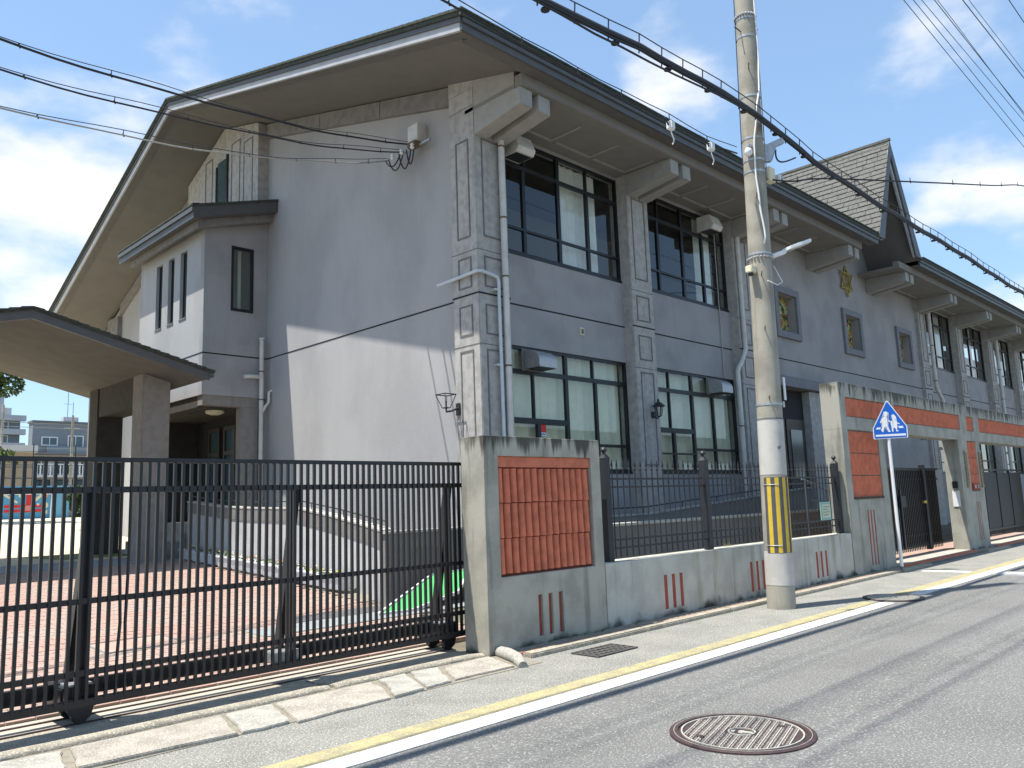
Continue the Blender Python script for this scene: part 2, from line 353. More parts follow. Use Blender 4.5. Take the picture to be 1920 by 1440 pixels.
# yard
struct(MB().hexa([(-12, 7.005, -.02), (7.0, 7.005, -.02), (9.0, 18.6, -.02), (-12, 18.6, -.02)], [(-12, 7.005, .012), (7.0, 7.005, .012), (9.0, 18.6, .476), (-12, 18.6, .476)]), 'yard_base', M_mortar)
yp = bpy.data.objects.new('yard_paving', None); C.objects.link(yp); tag(yp, kind='structure')
BL, BW = .20, .10; cells = []
row = 0; y = 7.06
while y < 18.2:
    x = .6-(BL/2 if row % 2 else 0)
    while x < 6.6+(y-7)*.1:
        if x/y > .12: cells.append((x, y, row))
        x += BL
    y += BW; row += 1
SL = math.atan(.04)
brk = MB().box(-BL/2+.004, BL/2-.004, -BW/2+.004, BW/2-.004, -.03, .0).build('brick', M_brick, yp, bevel=0)
bme2 = brk.data.copy(); bme2.materials[0] = M_brick2
first = True; rest = MB()
cells.sort(key=lambda c: (c[1]-0)**2+(c[0])**2)
cells = [c for c in cells if c[0] > 1.1*c[1]/6]
for i, (x, y, r_) in enumerate(cells):
    zt = gz(y)+.022+random.uniform(-.002, .002)
    if i < 299:
        o = brk if first else brk.copy()
        if not first: C.objects.link(o); o.parent = yp
        first = False
        if random.random() < .35: o.data = bme2
        o.location = (x, y, zt); o.rotation_euler = (SL+random.uniform(-.006, .006), random.uniform(-.006, .006), 0)
    else:
        t = .04*BW/2
        rest.hexa([(x-.096, y-.046, zt-.03), (x+.096, y-.046, zt-.03), (x+.096, y+.046, zt-.03), (x-.096, y+.046, zt-.03)],
                  [(x-.096, y-.046, zt-t), (x+.096, y-.046, zt-t), (x+.096, y+.046, zt+t), (x-.096, y+.046, zt+t)])
rest.build('brick_field', M_brick, yp, kind='stuff')
struct(MB().hexa([(7.0, 7.0, -.1), (18, 7.0, -.1), (18, 10.2, -.1), (7.0, 10.2, -.1)], [(6.3, 7.0, .03), (18, 7.0, .03), (18, 10.2, .15), (6.9, 10.2, .15)]), 'planting_bed', M_earth)
# grey paver strips and grating across the yard
def strip(x0, x1, y0, y1, h, m, name): return struct(MB().hexa([(x0, y0, -.05), (x1, y0, -.05), (x1, y1, -.05), (x0, y1, -.05)], [(x0, y0, gz(y0)+h), (x1, y0, gz(y0)+h), (x1, y1, gz(y1)+h), (x0, y1, gz(y1)+h)]), name, m)
strip(4.6, 7.9, 8.62, 9.12, .030, M_paveg, 'grey_paving')
strip(-6, 9.2, 18.25, 19.7, .034, M_paveg, 'grey_paving')
gt = thing('drain_grating', 'grey slotted steel grating in the yard in front of the leaning green board', 'drain grate', (5.9, 9.2, .1))
m = MB()
for i in range(15): m.box(5.2, 7.1, 9.14+i*.028, 9.155+i*.028, .09, gz(9.14+i*.028)+.035)
m.build('grating_bars', M_galv, gt); MB().box(5.2, 7.1, 9.13, 9.56, .0, .10).build('channel', M_joint, gt)
# inspection cover in the brick yard
ic = thing('inspection_cover', 'square brick filled inspection cover with a thin steel rim in the yard paving', 'cover', (3.5, 9.3, .12))
m = MB(); z0 = gz(9.3)+.026
for (a, b) in (((3.05, 9.0), (3.85, 9.0)), ((3.05, 9.62), (3.85, 9.62)), ((3.05, 9.0), (3.05, 9.62)), ((3.85, 9.0), (3.85, 9.62))):
    m.bar((*a, gz(a[1])+.026), (*b, gz(b[1])+.026), .02, .014)
m.build('rim', M_galv, ic); MB().hexa([(3.07, 9.02, .05), (3.83, 9.02, .05), (3.83, 9.6, .05), (3.07, 9.6, .05)], [(3.07, 9.02, gz(9.02)+.027), (3.83, 9.02, gz(9.02)+.027), (3.83, 9.6, gz(9.6)+.027), (3.07, 9.6, gz(9.6)+.027)]).build('fill', M_brick2, ic)
# playground beyond
m = MB().add([(-60, 19.7, gz(19.7)+.02), (60, 19.7, gz(19.7)+.02), (60, 45, 1.56), (-60, 45, 1.56), (-60, 70, 1.58), (60, 70, 1.58)], [(0, 1, 2, 3), (3, 2, 5, 4)]); struct(m, 'playground', M_sand)
struct(MB().hexa([(5.4, 20.4, .3), (9, 20.4, .3), (9, 21.8, .3), (5.0, 21.8, .3)], [(5.9, 20.4, gz(20.4)+.03), (9, 20.4, gz(20.4)+.03), (9, 21.8, gz(21.8)+.03), (5.4, 21.8, gz(21.8)+.03)]), 'grass_strip', M_plaing)
# ---------------------------------------------------------------- the long sliding gate
GX0, GX1, GY = -3.2, 5.87, 6.5
gate = thing('sliding_gate', 'long black steel sliding gate of thin vertical bars across the yard entrance', 'gate', (1.3, GY, 0))
def rails(z, h, d=.04): return MB().box(GX0, GX1-.03, GY-d/2, GY+d/2, z-h/2, z+h/2).build('rail', M_black, gate, bevel=.004)
rails(1.93, .035, .05); rails(1.705, .045, .045); rails(.90, .04, .045); rails(.395, .04, .045); rails(.19, .055, .055)
MB().box(GX0, GX1-.22, GY+.22, GY+.27, .20, .31).build('rear_beam', M_black, gate)
MB().box(GX1-.03, GX1+.02, GY-.03, GY+.03, .16, 1.95).build('end_post', M_black, gate, bevel=.004)
bar = MB().box(GX1-.090, GX1-.067, GY-.034, GY-.010, .20, 1.915).build('bar', M_black, gate)
x = -.0665
i = 1
while GX1-.08+x*i > GX0+.05:
    if i in (52, 53):                                   # two bars someone has bent
        X = GX1-.078+x*i; s_ = -.015 if i == 52 else .015
        MB().tube([(X, GY-.02, .2), (X+s_*.4, GY-.02, .5), (X+s_, GY-.03, .72), (X, GY-.02, 1.2), (X, GY-.02, 1.915)], 0.0125, 6).build('bar', M_black, gate, label='bent gate bar')
    else: inst(bar, (x*i, 0, 0))
    i += 1
for X in (-1.0, 2.02, 3.73, 5.52):                     # outrigger frames behind the bars, with the wheel carriages
    a = Vector((X+.065, GY+.07, 1.69)); b = Vector((X+.0, GY+.24, .31))
    MB().bar(a, b, .05, .085, (0, 1, 0)).build('brace', M_black, gate)
    MB().box(X-.01, X+.05, GY+.025, GY+.06, .2, 1.70).build('brace_post', M_black, gate)
    if X != 3.73:
        cz = MB().box(X-.10, X+.15, GY+.035, GY+.42, .145, .30).build('wheel_carriage', M_black, gate, bevel=.01)
        MB().box(X-.06, X+.11, GY+.05, GY+.20, .301, .315).build('carriage_lid', M_galv, cz)
        for wy in (.11, .36):
            MB().tube([(X+.05, GY+wy-.025, .088), (X+.05, GY+wy+.025, .088)], .060, 18).build('wheel', M_iron, cz, smooth=True)
            MB().prism([(X-.07, GY+wy-.045, .16), (X+.14, GY+wy-.045, .16), (X+.115, GY+wy-.045, .075), (X+.07, GY+wy-.045, .045), (X+.02, GY+wy-.045, .045), (X-.02, GY+wy-.045, .09)], (0, .012, 0)).build('fork_plate', M_black, cz)
    else: MB().box(X-.16, X+.10, GY+.03, GY+.27, .21, .30).build('counterweight', M_galv, gate, bevel=.006)
MB().box(5.80, 5.90, GY-.07, GY-.03, 1.02, 1.10).build('latch', M_rust, gate, bevel=.004)
MB().tube([(5.80, GY-.05, 1.06), (5.74, GY-.06, 1.05), (5.74, GY-.06, .98)], .012, 8).build('latch_handle', M_rust, gate)
# ---------------------------------------------------------------- gate pillar with terracotta panel
def pillar(name, label, x0, x1, y0, y1, h, mt): return thing(name, label, 'gate pillar', ((x0+x1)/2, (y0+y1)/2, 0))
gp = thing('gate_pillar', 'weathered concrete gate pillar with a panel of terracotta roof tiles beside the black sliding gate', 'gate pillar', (6.5, 6.2, 0))
px0, px1, py0, py1 = 5.64, 7.515, 6.05, 6.40
PX0, PX1, PZ0, PZ1 = 5.84, 7.35, .75, 1.99           # recess of the tile panel
slots = [(6.50, 6.60), (6.72, 6.82), (6.94, 7.03)]; slots = [(6.375, 6.44), (6.535, 6.60), (6.70, 6.765)]
SZ0, SZ1 = .10, .525
def wall_with_holes(x0, x1, y0, y1, z0, z1, holes, depth, mt, parent, name='body', bevel=.006):
    """solid wall whose street face has rectangular recesses: back slab + butted front blocks"""
    m = MB(); m.box(x0, x1, y0+depth, y1, z0, z1)
    xs = sorted({x0, x1}|{v for h in holes for v in h[:2]}); zs = sorted({z0, z1}|{v for h in holes for v in h[2:]})
    bm = bmesh.new(); vv = {}
    def V(x, y, z):
        k = (round(x, 4), round(y, 4), round(z, 4))
        if k not in vv: vv[k] = bm.verts.new(k)
        return vv[k]
    def hole(cx, cz): return any(h[0] < cx < h[1] and h[2] < cz < h[3] for h in holes)
    nx, nz = len(xs)-1, len(zs)-1
    for i in range(nx):
        for j in range(nz):
            hl = hole((xs[i]+xs[i+1])/2, (zs[j]+zs[j+1])/2); Y = y0+depth if hl else y0
            bm.faces.new([V(xs[i], Y, zs[j]), V(xs[i+1], Y, zs[j]), V(xs[i+1], Y, zs[j+1]), V(xs[i], Y, zs[j+1])])
            if hl:
                for (a, b, c, d) in ((i-1, j, (xs[i], zs[j]), (xs[i], zs[j+1])), (i+1, j, (xs[i+1], zs[j+1]), (xs[i+1], zs[j])), (i, j-1, (xs[i+1], zs[j]), (xs[i], zs[j])), (i, j+1, (xs[i], zs[j+1]), (xs[i+1], zs[j+1]))):
                    if not (0 <= a < nx and 0 <= b < nz) or not hole((xs[a]+xs[a+1])/2, (zs[b]+zs[b+1])/2):
                        try: bm.faces.new([V(c[0], y0, c[1]), V(d[0], y0, d[1]), V(d[0], y0+depth, d[1]), V(c[0], y0+depth, c[1])])
                        except ValueError: pass
    for i in range(nx):
        for (z, o_) in ((z0, 0), (z1, 1)):
            bm.faces.new([V(xs[i], y0, z), V(xs[i+1], y0, z), V(xs[i+1], y1, z), V(xs[i], y1, z)])
    for j in range(nz):
        for x_ in (x0, x1): bm.faces.new([V(x_, y0, zs[j]), V(x_, y0, zs[j+1]), V(x_, y1, zs[j+1]), V(x_, y1, zs[j])])
    bm.faces.new([V(x0, y1, z0), V(x1, y1, z0), V(x1, y1, z1), V(x0, y1, z1)])
    bmesh.ops.remove_doubles(bm, verts=bm.verts, dist=1e-4)
    bmesh.ops.recalc_face_normals(bm, faces=bm.faces)
    o0 = org(parent)
    for v in bm.verts: v.co -= o0
    me = bpy.data.meshes.new(name); bm.to_mesh(me); bm.free(); me.materials.append(mt)
    o = bpy.data.objects.new(name, me); C.objects.link(o); o.parent = parent
    if bevel:
        b = o.modifiers.new('bevel', 'BEVEL'); b.width = bevel; b.segments = 2; b.limit_method = 'ANGLE'; b.angle_limit = .8
    return o
holes = [(PX0, PX1, PZ0, PZ1)]+[(a, b, SZ0, SZ1) for a, b in slots]
wall_with_holes(px0, px1, py0, py1, -.05, 2.20, holes, .075, M_gate_conc, gp)
for k, (a, b) in enumerate(slots): MB().box(a+.002, b-.002, py0+.03, py0+.0745, SZ0+.002, SZ1-.002).build('red_inlay', M_terra_flat, gp)
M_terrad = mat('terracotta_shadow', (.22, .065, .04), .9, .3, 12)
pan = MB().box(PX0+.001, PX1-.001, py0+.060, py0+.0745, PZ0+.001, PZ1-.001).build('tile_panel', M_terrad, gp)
MB().box(PX0+.002, PX1-.002, py0+.022, py0+.0598, PZ1-.115, PZ1-.002).build('panel_head', M_terra, gp, bevel=.004)
def tile_mesh(x, z, w, h, y):
    m = MB(); n = 6; vs = []
    for s_, zz_ in ((0, z), (1, z+h)):
        for k in range(n+1):
            t = k/n; bul = .034*min(1, 1.5*math.sin(math.pi*t))
            off = .012 if s_ == 0 else 0
            vs.append((x+w*t, y-.004-bul-off, zz_))
        vs += [(x+w, y, zz_), (x, y, zz_)]
    L = n+3
    m.add(vs, [(k, k+1, k+1+L, k+L) for k in range(L-1)]+[(L-1, 0, L, 2*L-1), tuple(range(L))[::-1], tuple(range(L, 2*L))]); return m
cols = 14; tw = (PX1-PX0-.02)/cols; th = (PZ1-PZ0-.15)/3
t0 = tile_mesh(PX0+.01, PZ0+.03, tw*.76, th*.975, py0+.059).build('tile', M_terra, gp, smooth=True)
for c_ in range(cols):
    for r_ in range(3):
        if c_ or r_: inst(t0, (c_*tw, random.uniform(-.002, .002), r_*th+random.uniform(-.003, .003)))
# ---------------------------------------------------------------- low wall and iron fence
lw = thing('low_wall', 'low pale concrete wall with red slots carrying the spiked iron fence', 'wall', (11, 6.2, 0))
LX0, LX1 = 7.53, 14.48
hs = []
for c_ in (8.90, 11.07, 13.22):
    for k in (-1, 0, 1): hs.append((c_+k*.175-.034, c_+k*.175+.034, .11, .53))
wall_with_holes(LX0, LX1, 6.05, 6.38, -.05, .76, hs, .02, M_lowwall, lw, bevel=.008)
for h_ in hs: MB().box(h_[0]+.001, h_[1]-.001, 6.055, 6.0695, h_[2]+.001, h_[3]-.001).build('red_inlay', M_terra_flat, lw)
MB().box(7.518, 7.527, 6.10, 6.3, 0, .75).build('joint', M_joint, lw)
fn = thing('iron_fence', 'dark iron fence with spear topped pickets on the low concrete wall', 'fence', (11, 6.2, .76))
FY = 6.2
for (a, b) in ((7.85, 9.95), (10.12, 14.32)):
    for z_, w in ((1.75, .025), (1.65, .022), (1.01, .025), (.91, .022)): MB().box(a, b, FY-.016, FY+.016, z_-w/2, z_+w/2).build('rail', M_iron, fn)
def picket(x):
    m = MB(); m.tube([(x, FY, .80), (x, FY, 1.86)], .0085, 6); m.lathe((x, FY, 1.855), [(.009, 0), (.017, .012), (.017, .022), (.009, .034), (.011, .045), (.016, .062), (.009, .10), (.002, .145)], 8); return m
pk = picket(7.93).build('picket', M_iron, fn, smooth=True)
x = 8.03
while x < 14.3:
    if not (9.94 < x < 10.12): inst(pk, (x-7.93, 0, 0))
    x += .1235
def fpost(x):
    m = MB(); m.box(x-.048, x+.048, FY-.048, FY+.048, .761, 2.0)
    m.hexa([(x-.052, FY-.052, 2.0), (x+.052, FY-.052, 2.0), (x+.052, FY+.052, 2.0), (x-.052, FY+.052, 2.0)], [(x-.018, FY-.018, 2.055), (x+.018, FY-.018, 2.055), (x+.018, FY+.018, 2.055), (x-.018, FY+.018, 2.055)])
    return m
for x in (7.79, 10.03, 14.38):
    p = fpost(x).build('post', M_iron, fn)
    MB().lathe((x, FY, 2.05), [(.016, 0), (.014, .015), (.03, .03), (.042, .055), (.03, .08), (.01, .092)], 12).build('post_ball', M_iron, p, smooth=True)
nb = thing('notice_board', 'small pale green notice in a frame tied to the iron fence', 'notice', (13.8, 6.17, 1.15))
MB().box(13.60, 13.99, 6.165, 6.18, 1.02, 1.33).build('frame', mat('notice_green', (.25, .42, .36), .6), nb)
MB().box(13.64, 13.95, 6.158, 6.1648, 1.06, 1.29).build('sheet', mat('notice_paper', (.55, .58, .42), .7, .1, 30), nb)
m = MB()
for k in range(4): m.box(13.67, 13.92-.05*(k % 2), 6.155, 6.1578, 1.24-k*.045, 1.252-k*.045)
m.build('print', mat('print_green', (.12, .22, .16), .7), nb)
# ---------------------------------------------------------------- tall portal wall with terracotta bands
pw = thing('portal_wall', 'tall concrete portal wall with terracotta bands framing the front gates', 'gateway', (20, 6.2, 0))
TY0, TY1, TZ = 6.05, 6.40, 3.48
def portal_part(x0, x1, z0, z1, holes, dep=.05): return wall_with_holes(x0, x1, TY0, TY1, z0, z1, holes, dep, M_pier_conc, pw, bevel=.006)
portal_part(14.50, 16.45, -.05, 2.62, [(14.74, 16.15, 1.36, 2.618)]+[(15.28+k*.14, 15.34+k*.14, .14, 1.14) for k in range(3)])
portal_part(14.50, 40, 2.62, TZ, [(14.76, 16.85, 2.86, 3.22), (17.15, 21.35, 2.86, 3.22), (21.85, 22.42, 2.86, 3.22), (22.86, 30, 2.86, 3.22), (30.4, 39.8, 2.86, 3.22)])
portal_part(21.05, 22.72, -.05, 2.62, [(21.70, 22.40, 1.4, 2.61)]+[(21.93+k*.13, 21.98+k*.13, .22, 1.14) for k in range(3)])
portal_part(29.2, 30.8, -.05, 2.62, [])
def ribbed(x0, x1, z0, z1, rows, nm='terracotta_panel'):
    h = (z1-z0)/rows
    for r_ in range(rows):
        m = MB(); n = int((x1-x0)/.05); w = (x1-x0)/n; vs = []; z = z0+r_*h
        for k in range(n+1):
            for (dx, yy_) in ((0, .0), (.5, -.014)):
                if k == n and dx: continue
                vs.append((x0+w*(k+dx), TY0+.03+yy_))
        P = [(a, b, z+.008) for a, b in vs]; Q = [(a, b-.006, z+h-.008) for a, b in vs]; L = len(P)
        m.add(P+Q, [(k, k+1, k+1+L, k+L) for k in range(L-1)]); m.build(nm, M_terra, pw)
ribbed(14.745, 16.145, 1.37, 2.60, 3)
for a, b in ((14.77, 16.84), (17.16, 21.34), (21.86, 22.41), (22.87, 29.99), (30.41, 39.79)): ribbed(a, b, 2.865, 3.215, 1)
ribbed(21.705, 22.395, 1.41, 2.60, 3)
for k in range(3):
    MB().box(15.282+k*.14, 15.338+k*.14, TY0+.006, TY0+.0495, .142, 1.138).build('red_inlay', M_terra_flat, pw)
    MB().box(21.932+k*.13, 21.978+k*.13, TY0+.006, TY0+.0495, .222, 1.138).build('red_inlay', M_terra_flat, pw)
MB().box(14.76, 16.14, TY0-.015, TY0+.02, 1.345, 1.385).build('panel_sill', M_dirtmark, pw)
for (x, lb) in ((21.42, 'wooden name board left of the narrow terracotta panel on the portal wall'), (22.56, 'wooden name board right of the narrow terracotta panel on the portal wall')):
    t = thing('name_board', lb, 'name board', (x, TY0-.02, 2.0))
    MB().box(x-.07, x+.07, TY0-.035, TY0-.003, 1.48, 2.35).build('board', mat('board_wood', (.33, .25, .14), .7, .3, 14), t, bevel=.004)
    m = MB(); random.seed(int(x*10))
    for k in range(9):
        zc = 2.28-k*.085
        for q in range(3):
            a = random.uniform(-.03, .03); m.box(x-.03, x+.03, TY0-.038, TY0-.0352, zc-.005+q*.02-.02, zc+.0-.02+q*.02)
        m.box(x-.004, x+.003, TY0-.0395, TY0-.0382, zc-.03, zc+.03)
    m.build('lettering', M_joint, t)
t = thing('mail_slot', 'small steel mail slot in the terracotta panel of the second pier', 'mail slot', (22.05, TY0, 1.5))
MB().box(21.80, 22.28, TY0-.02, TY0+.005, 1.42, 1.58).build('plate', M_terra_flat, t); MB().box(21.88, 22.2, TY0-.026, TY0-.0205, 1.47, 1.54).build('flap', M_galv, t); MB().box(22.0, 22.12, TY0-.03, TY0-.0265, 1.475, 1.53).build('slot', M_joint, t)
t = thing('door_phone', 'door phone and white notice on the inner side of the second pier', 'intercom', (21.03, 6.25, 1.4))
MB().box(21.0, 21.047, 6.16, 6.27, 1.48, 1.64).build('phone', M_iron, t); MB().box(21.03, 21.047, 6.14, 6.30, 1.05, 1.42).build('notice_sheet', M_white, t)
# front gates
fg = thing('front_gate', 'dark grey barred sliding gate between the two tall piers of the portal', 'gate', (18.7, 6.7, 0))
y = 6.72
MB().box(16.3, 21.4, y-.03, y+.03, 1.93, 1.98).build('rail', M_iron, fg)
MB().box(16.3, 21.4, y+.031, y+.036, .22, 1.925).build('dark_sheet', mat('gate_back_shade', (.012, .013, .014), .7), fg)  # opaque dark sheet added behind the bars, standing in for the shaded forecourt
for z_ in (1.72, .45, .25): MB().box(16.3, 21.4, y-.02, y+.02, z_-.02, z_+.02).build('rail', M_iron, fg)
b0 = MB().box(16.35, 16.375, y-.035, y-.021, .12, 1.929).build('bar', M_black, fg)
for k in range(1, 46): inst(b0, (k*.108, 0, 0))
MB().box(18.75, 18.83, y-.05, y-.036, .2, 1.5).build('post', M_iron, fg); MB().box(20.3, 20.45, y-.06, y+.04, .1, 2.05).build('post', M_iron, fg)
MB().box(18.65, 18.95, y-.09, y-.051, 1.1, 1.35).build('latch_box', M_iron, fg)
MB().box(20.1, 20.28, y-.09, y-.04, 1.16, 1.22).build('padlock', mat('brass', (.6, .42, .08), .3, metal=.7), fg)
fg2 = thing('panel_gate', 'dark solid panelled gate at the right edge behind the second opening of the portal', 'gate', (26, 6.7, 0))
for k in range(5):
    MB().box(22.6+k*1.3, 23.88+k*1.3, y-.02, y+.0, .35, 1.88).build('panel', mat('gate_panel_mesh', (.035, .037, .04), .6, .1, 20) if k == 0 else MATS['gate_panel_mesh'], fg2)
    MB().box(22.56+k*1.3, 22.6+k*1.3, y-.04, y+.03, .15, 1.93).build('post', M_iron, fg2)
MB().box(22.5, 29.2, y-.04, y+.03, 1.931, 1.98).build('rail', M_iron, fg2); MB().box(22.5, 29.2, y-.045, y-.021, .27, .33).build('rail', M_iron, fg2)
b0 = MB().box(22.65, 22.67, y-.03, y-.01, .12, .269).build('bar', M_iron, fg2)
for k in range(1, 60): inst(b0, (k*.11, 0, 0))
struct(MB().box(16.46, 21.04, 6.0, 6.5, -.02, .055), 'threshold', M_slab); struct(MB().box(16.46, 21.04, 5.90, 5.995, -.02, .05), 'threshold_band', M_terra)
struct(MB().box(22.73, 29.19, 6.0, 6.5, -.02, .055), 'threshold', M_slab); struct(MB().box(22.73, 29.19, 5.90, 5.995, -.02, .05), 'threshold_band', M_terra)
struct(MB().box(16.46, 29.19, 6.505, 7.6, -.02, .045), 'forecourt', M_brick)
# ---------------------------------------------------------------- ramps behind the fence
rw = thing('street_ramp', 'dark ramp with pale coping and thin rails rising between the iron fence and the building', 'ramp', (13, 8, 0))
MB().box(8.30, 19.5, 7.72, 7.90, .0, 1.09).build('outer_wall', M_ramp, rw); MB().box(8.28, 19.5, 7.69, 7.93, 1.091, 1.135).build('coping', M_lowwall, rw, bevel=.006)
m = MB(); m.prism([(8.35, 9.0, 0), (19.4, 9.0, 0), (19.4, 9.0, 1.60), (12.6, 9.0, 1.19), (8.35, 9.0, 1.17)], (0, .14, 0)); m.build('inner_wall', M_ramp, rw)
m = MB(); 
for a, b in (((8.35, 1.19), (12.6, 1.21)), ((12.6, 1.21), (19.4, 1.62))): m.bar((a[0], 9.07, a[1]), (b[0], 9.07, b[1]), .19, .03)
m.build('inner_coping', M_conc, rw)
m = MB(); m.tube([(8.35, 9.07, 1.32), (12.6, 9.07, 1.34), (19.4, 9.07, 1.74)], .013, 6)
for k in range(9):
    X = 8.6+k*1.3; z_ = 1.19+(max(0, X-12.6)*.06); m.tube([(X, 9.07, z_), (X, 9.07, z_+.14)], .008, 5)
m.build('handrail', M_iron, rw)
MB().hexa([(8.3, 7.9, 0), (19.4, 7.9, 0), (19.4, 9.0, 0), (8.3, 9.0, 0)], [(8.3, 7.9, .9), (19.4, 7.9, 1.0), (19.4, 9.0, 1.0), (8.3, 9.0, .9)]).build('deck', M_conc, rw)
for n_, (a, b), lb in (('stair_rail', ((16.0, 7.6, 1.78), (17.2, 7.6, 1.52)), 'sunlit handrail beside the entrance steps seen between iron fence and tall pier'), ('stair_rail', ((18.7, 7.4, 1.78), (21.1, 7.4, 1.05)), 'sunlit sloping handrail seen through the bars of the front gate')):
    t = thing(n_, lb, 'handrail', a); MB().tube([a, b], .022, 8).build('rail', M_galv, t, smooth=True)
    for k in (0.1, .9): p_ = Vector(a).lerp(Vector(b), k); MB().tube([p_, (p_.x, p_.y, .03)], .016, 6).build('support', M_galv, t)
# yard-side ramp wall with box end
yr = thing('yard_ramp', 'pale ramp wall with dark band and thin rail curving up from the yard', 'ramp', (7.5, 14, 0))
path = [(6.84, 9.48, 1.16), (7.48, 10.75, 1.20), (7.66, 12.0, 1.36), (7.76, 13.3, 1.52), (7.9, 15.6, 1.57), (8.02, 17.2, 1.64), (8.1, 18.9, 1.78)]
for k in range(len(path)-1):
    a, b = path[k], path[k+1]
    MB().hexa([(a[0], a[1], gz(a[1])-.1), (b[0], b[1], gz(b[1])-.1), (b[0]+.18, b[1], gz(b[1])-.1), (a[0]+.18, a[1], gz(a[1])-.1)],
              [(a[0], a[1], a[2]-.235), (b[0], b[1], b[2]-.235), (b[0]+.18, b[1], b[2]-.235), (a[0]+.18, a[1], a[2]-.235)]).build('wall_segment', M_rampw, yr)
    MB().hexa([(a[0]-.02, a[1], a[2]-.233), (b[0]-.02, b[1], b[2]-.233), (b[0]+.2, b[1], b[2]-.233), (a[0]+.2, a[1], a[2]-.233)],
              [(a[0]-.02, a[1], a[2]-.002), (b[0]-.02, b[1], b[2]-.002), (b[0]+.2, b[1], b[2]-.002), (a[0]+.2, a[1], a[2]-.002)]).build('dark_band', M_ramp, yr)
    MB().hexa([(a[0]-.03, a[1], a[2]), (b[0]-.03, b[1], b[2]), (b[0]+.21, b[1], b[2]), (a[0]+.21, a[1], a[2])],
              [(a[0]-.03, a[1], a[2]+.03), (b[0]-.03, b[1], b[2]+.03), (b[0]+.21, b[1], b[2]+.03), (a[0]+.21, a[1], a[2]+.03)]).build('coping', M_lowwall, yr)
m = MB(); m.tube([(p[0]+.09, p[1], p[2]+.14) for p in path], .012, 6)
for k in range(14):
    t = k/13*(len(path)-1.001); i = int(t); p_ = Vector(path[i]).lerp(Vector(path[i+1]), t-i); m.tube([(p_.x+.09, p_.y, p_.z), (p_.x+.09, p_.y, p_.z+.14)], .008, 5)
m.build('handrail', M_iron, yr)
wall_with_holes(6.84, 8.28, 9.36, 9.475, 0, 1.13, [(7.26, 8.0, .14, .9)], .05, M_ramp, yr, name='end_wall', bevel=0)
MB().box(6.81, 8.30, 9.33, 9.50, 1.131, 1.165).build('end_coping', M_lowwall, yr)
MB().box(8.1, 9.74, 14.5, 22.6, .2, 1.30).build('landing', M_conc, yr)
# planters with flowers beside the ramp wall
def planter_mesh(name, label, x, y):
    t = thing(name, label, 'planter', (x, y, gz(y)+.03), 'flower planters beside the ramp wall')
    z = gz(y)+.03; m = MB(); m.hexa([(x-.09, y-.31, z), (x+.09, y-.31, z), (x+.09, y+.31, z+.02), (x-.09, y+.31, z+.02)], [(x-.125, y-.335, z+.19), (x+.125, y-.335, z+.19), (x+.125, y+.335, z+.21), (x-.125, y+.335, z+.21)])
    m.build('trough', M_planter, t, bevel=.008)
    MB().hexa([(x-.14, y-.35, z+.19), (x+.14, y-.35, z+.19), (x+.14, y+.35, z+.21), (x-.14, y+.35, z+.21)], [(x-.14, y-.35, z+.215), (x+.14, y-.35, z+.215), (x+.14, y+.35, z+.235), (x-.14, y+.35, z+.235)]).build('rim', M_planter, t)
    return t
def clump(cx, cy, z, rx, ry, rz, n, s, mt, name, parent, rnd):
    m = MB()
    for _ in range(n):
        p = Vector((cx+rnd.uniform(-rx, rx), cy+rnd.uniform(-ry, ry), z+rnd.uniform(0, rz)))
        a = rnd.uniform(0, 6.28); u = Vector((math.cos(a), math.sin(a), rnd.uniform(-.6, .6)))*s; v = Vector((-math.sin(a), math.cos(a), rnd.uniform(-.2, .9)))*s*.6
        m.add([p-u, p-v, p+u, p+v], [(0, 1, 2, 3)])
    return m.build(name, mt, parent, kind='stuff')
FC = [mat('flower_yellow', (.75, .55, .04), .7), mat('flower_red', (.6, .05, .04), .7), mat('flower_white', (.7, .68, .62), .7), mat('flower_orange', (.7, .25, .03), .7)]
rnd = random.Random(5)
ys_ = [11.45+.74*k for k in range(10)]
for k, y in enumerate(ys_):
    t = (y-11)/8; x = 7.30+.62*t
    lab = {0: 'white planter with yellow flowers nearest the leaning green board', 1: 'white planter with yellow and white flowers, second from the leaning green board', 9: 'white flower planter nearest the portico columns'}.get(k, 'white flower planter, %s from the leaning green board in the row along the ramp wall' % ('', '', 'third', 'fourth', 'fifth', 'sixth', 'seventh', 'eighth', 'ninth', '')[k])
    p = planter_mesh('planter', lab, x, y)
    z = gz(y)+.2
    clump(x, y, z, .12, .32, .10, 90, .03, M_leaf2, 'foliage', p, rnd)
    clump(x, y, z+.06, .11, .3, .10, 22, .022, FC[(0, 0, 2, 3, 1, 2, 0, 2, 1, 0)[k]], 'flowers', p, rnd)
    clump(x, y, z+.06, .11, .3, .10, 10, .022, FC[(2, 2, 1, 2, 0, 3, 2, 1, 0, 2)[k]], 'flowers', p, rnd)
# green board leaning against the end wall
gb = thing('green_board', 'bright green board with a pale edge leaning against the end of the yard ramp', 'board', (7.4, 9.2, .1))
A_ = [Vector(v) for v in ((6.30, 8.85, .12), (6.85, 8.80, .12), (7.75, 8.95, .22), (8.25, 9.22, .55), (7.55, 9.27, .50))]
nn = (A_[1]-A_[0]).cross(A_[4]-A_[0]).normalized()
c0 = A_[0]; A2 = [p-nn*((p-c0).dot(nn)) for p in A_]
MB().prism(A2, nn*.025).build('board', M_greenb, gb)
m = MB()
for i in range(len(A2)): m.bar(A2[i]+nn*.015, A2[(i+1) % len(A2)]+nn*.015, .03, .045)
m.build('edge_trim', M_white, gb)
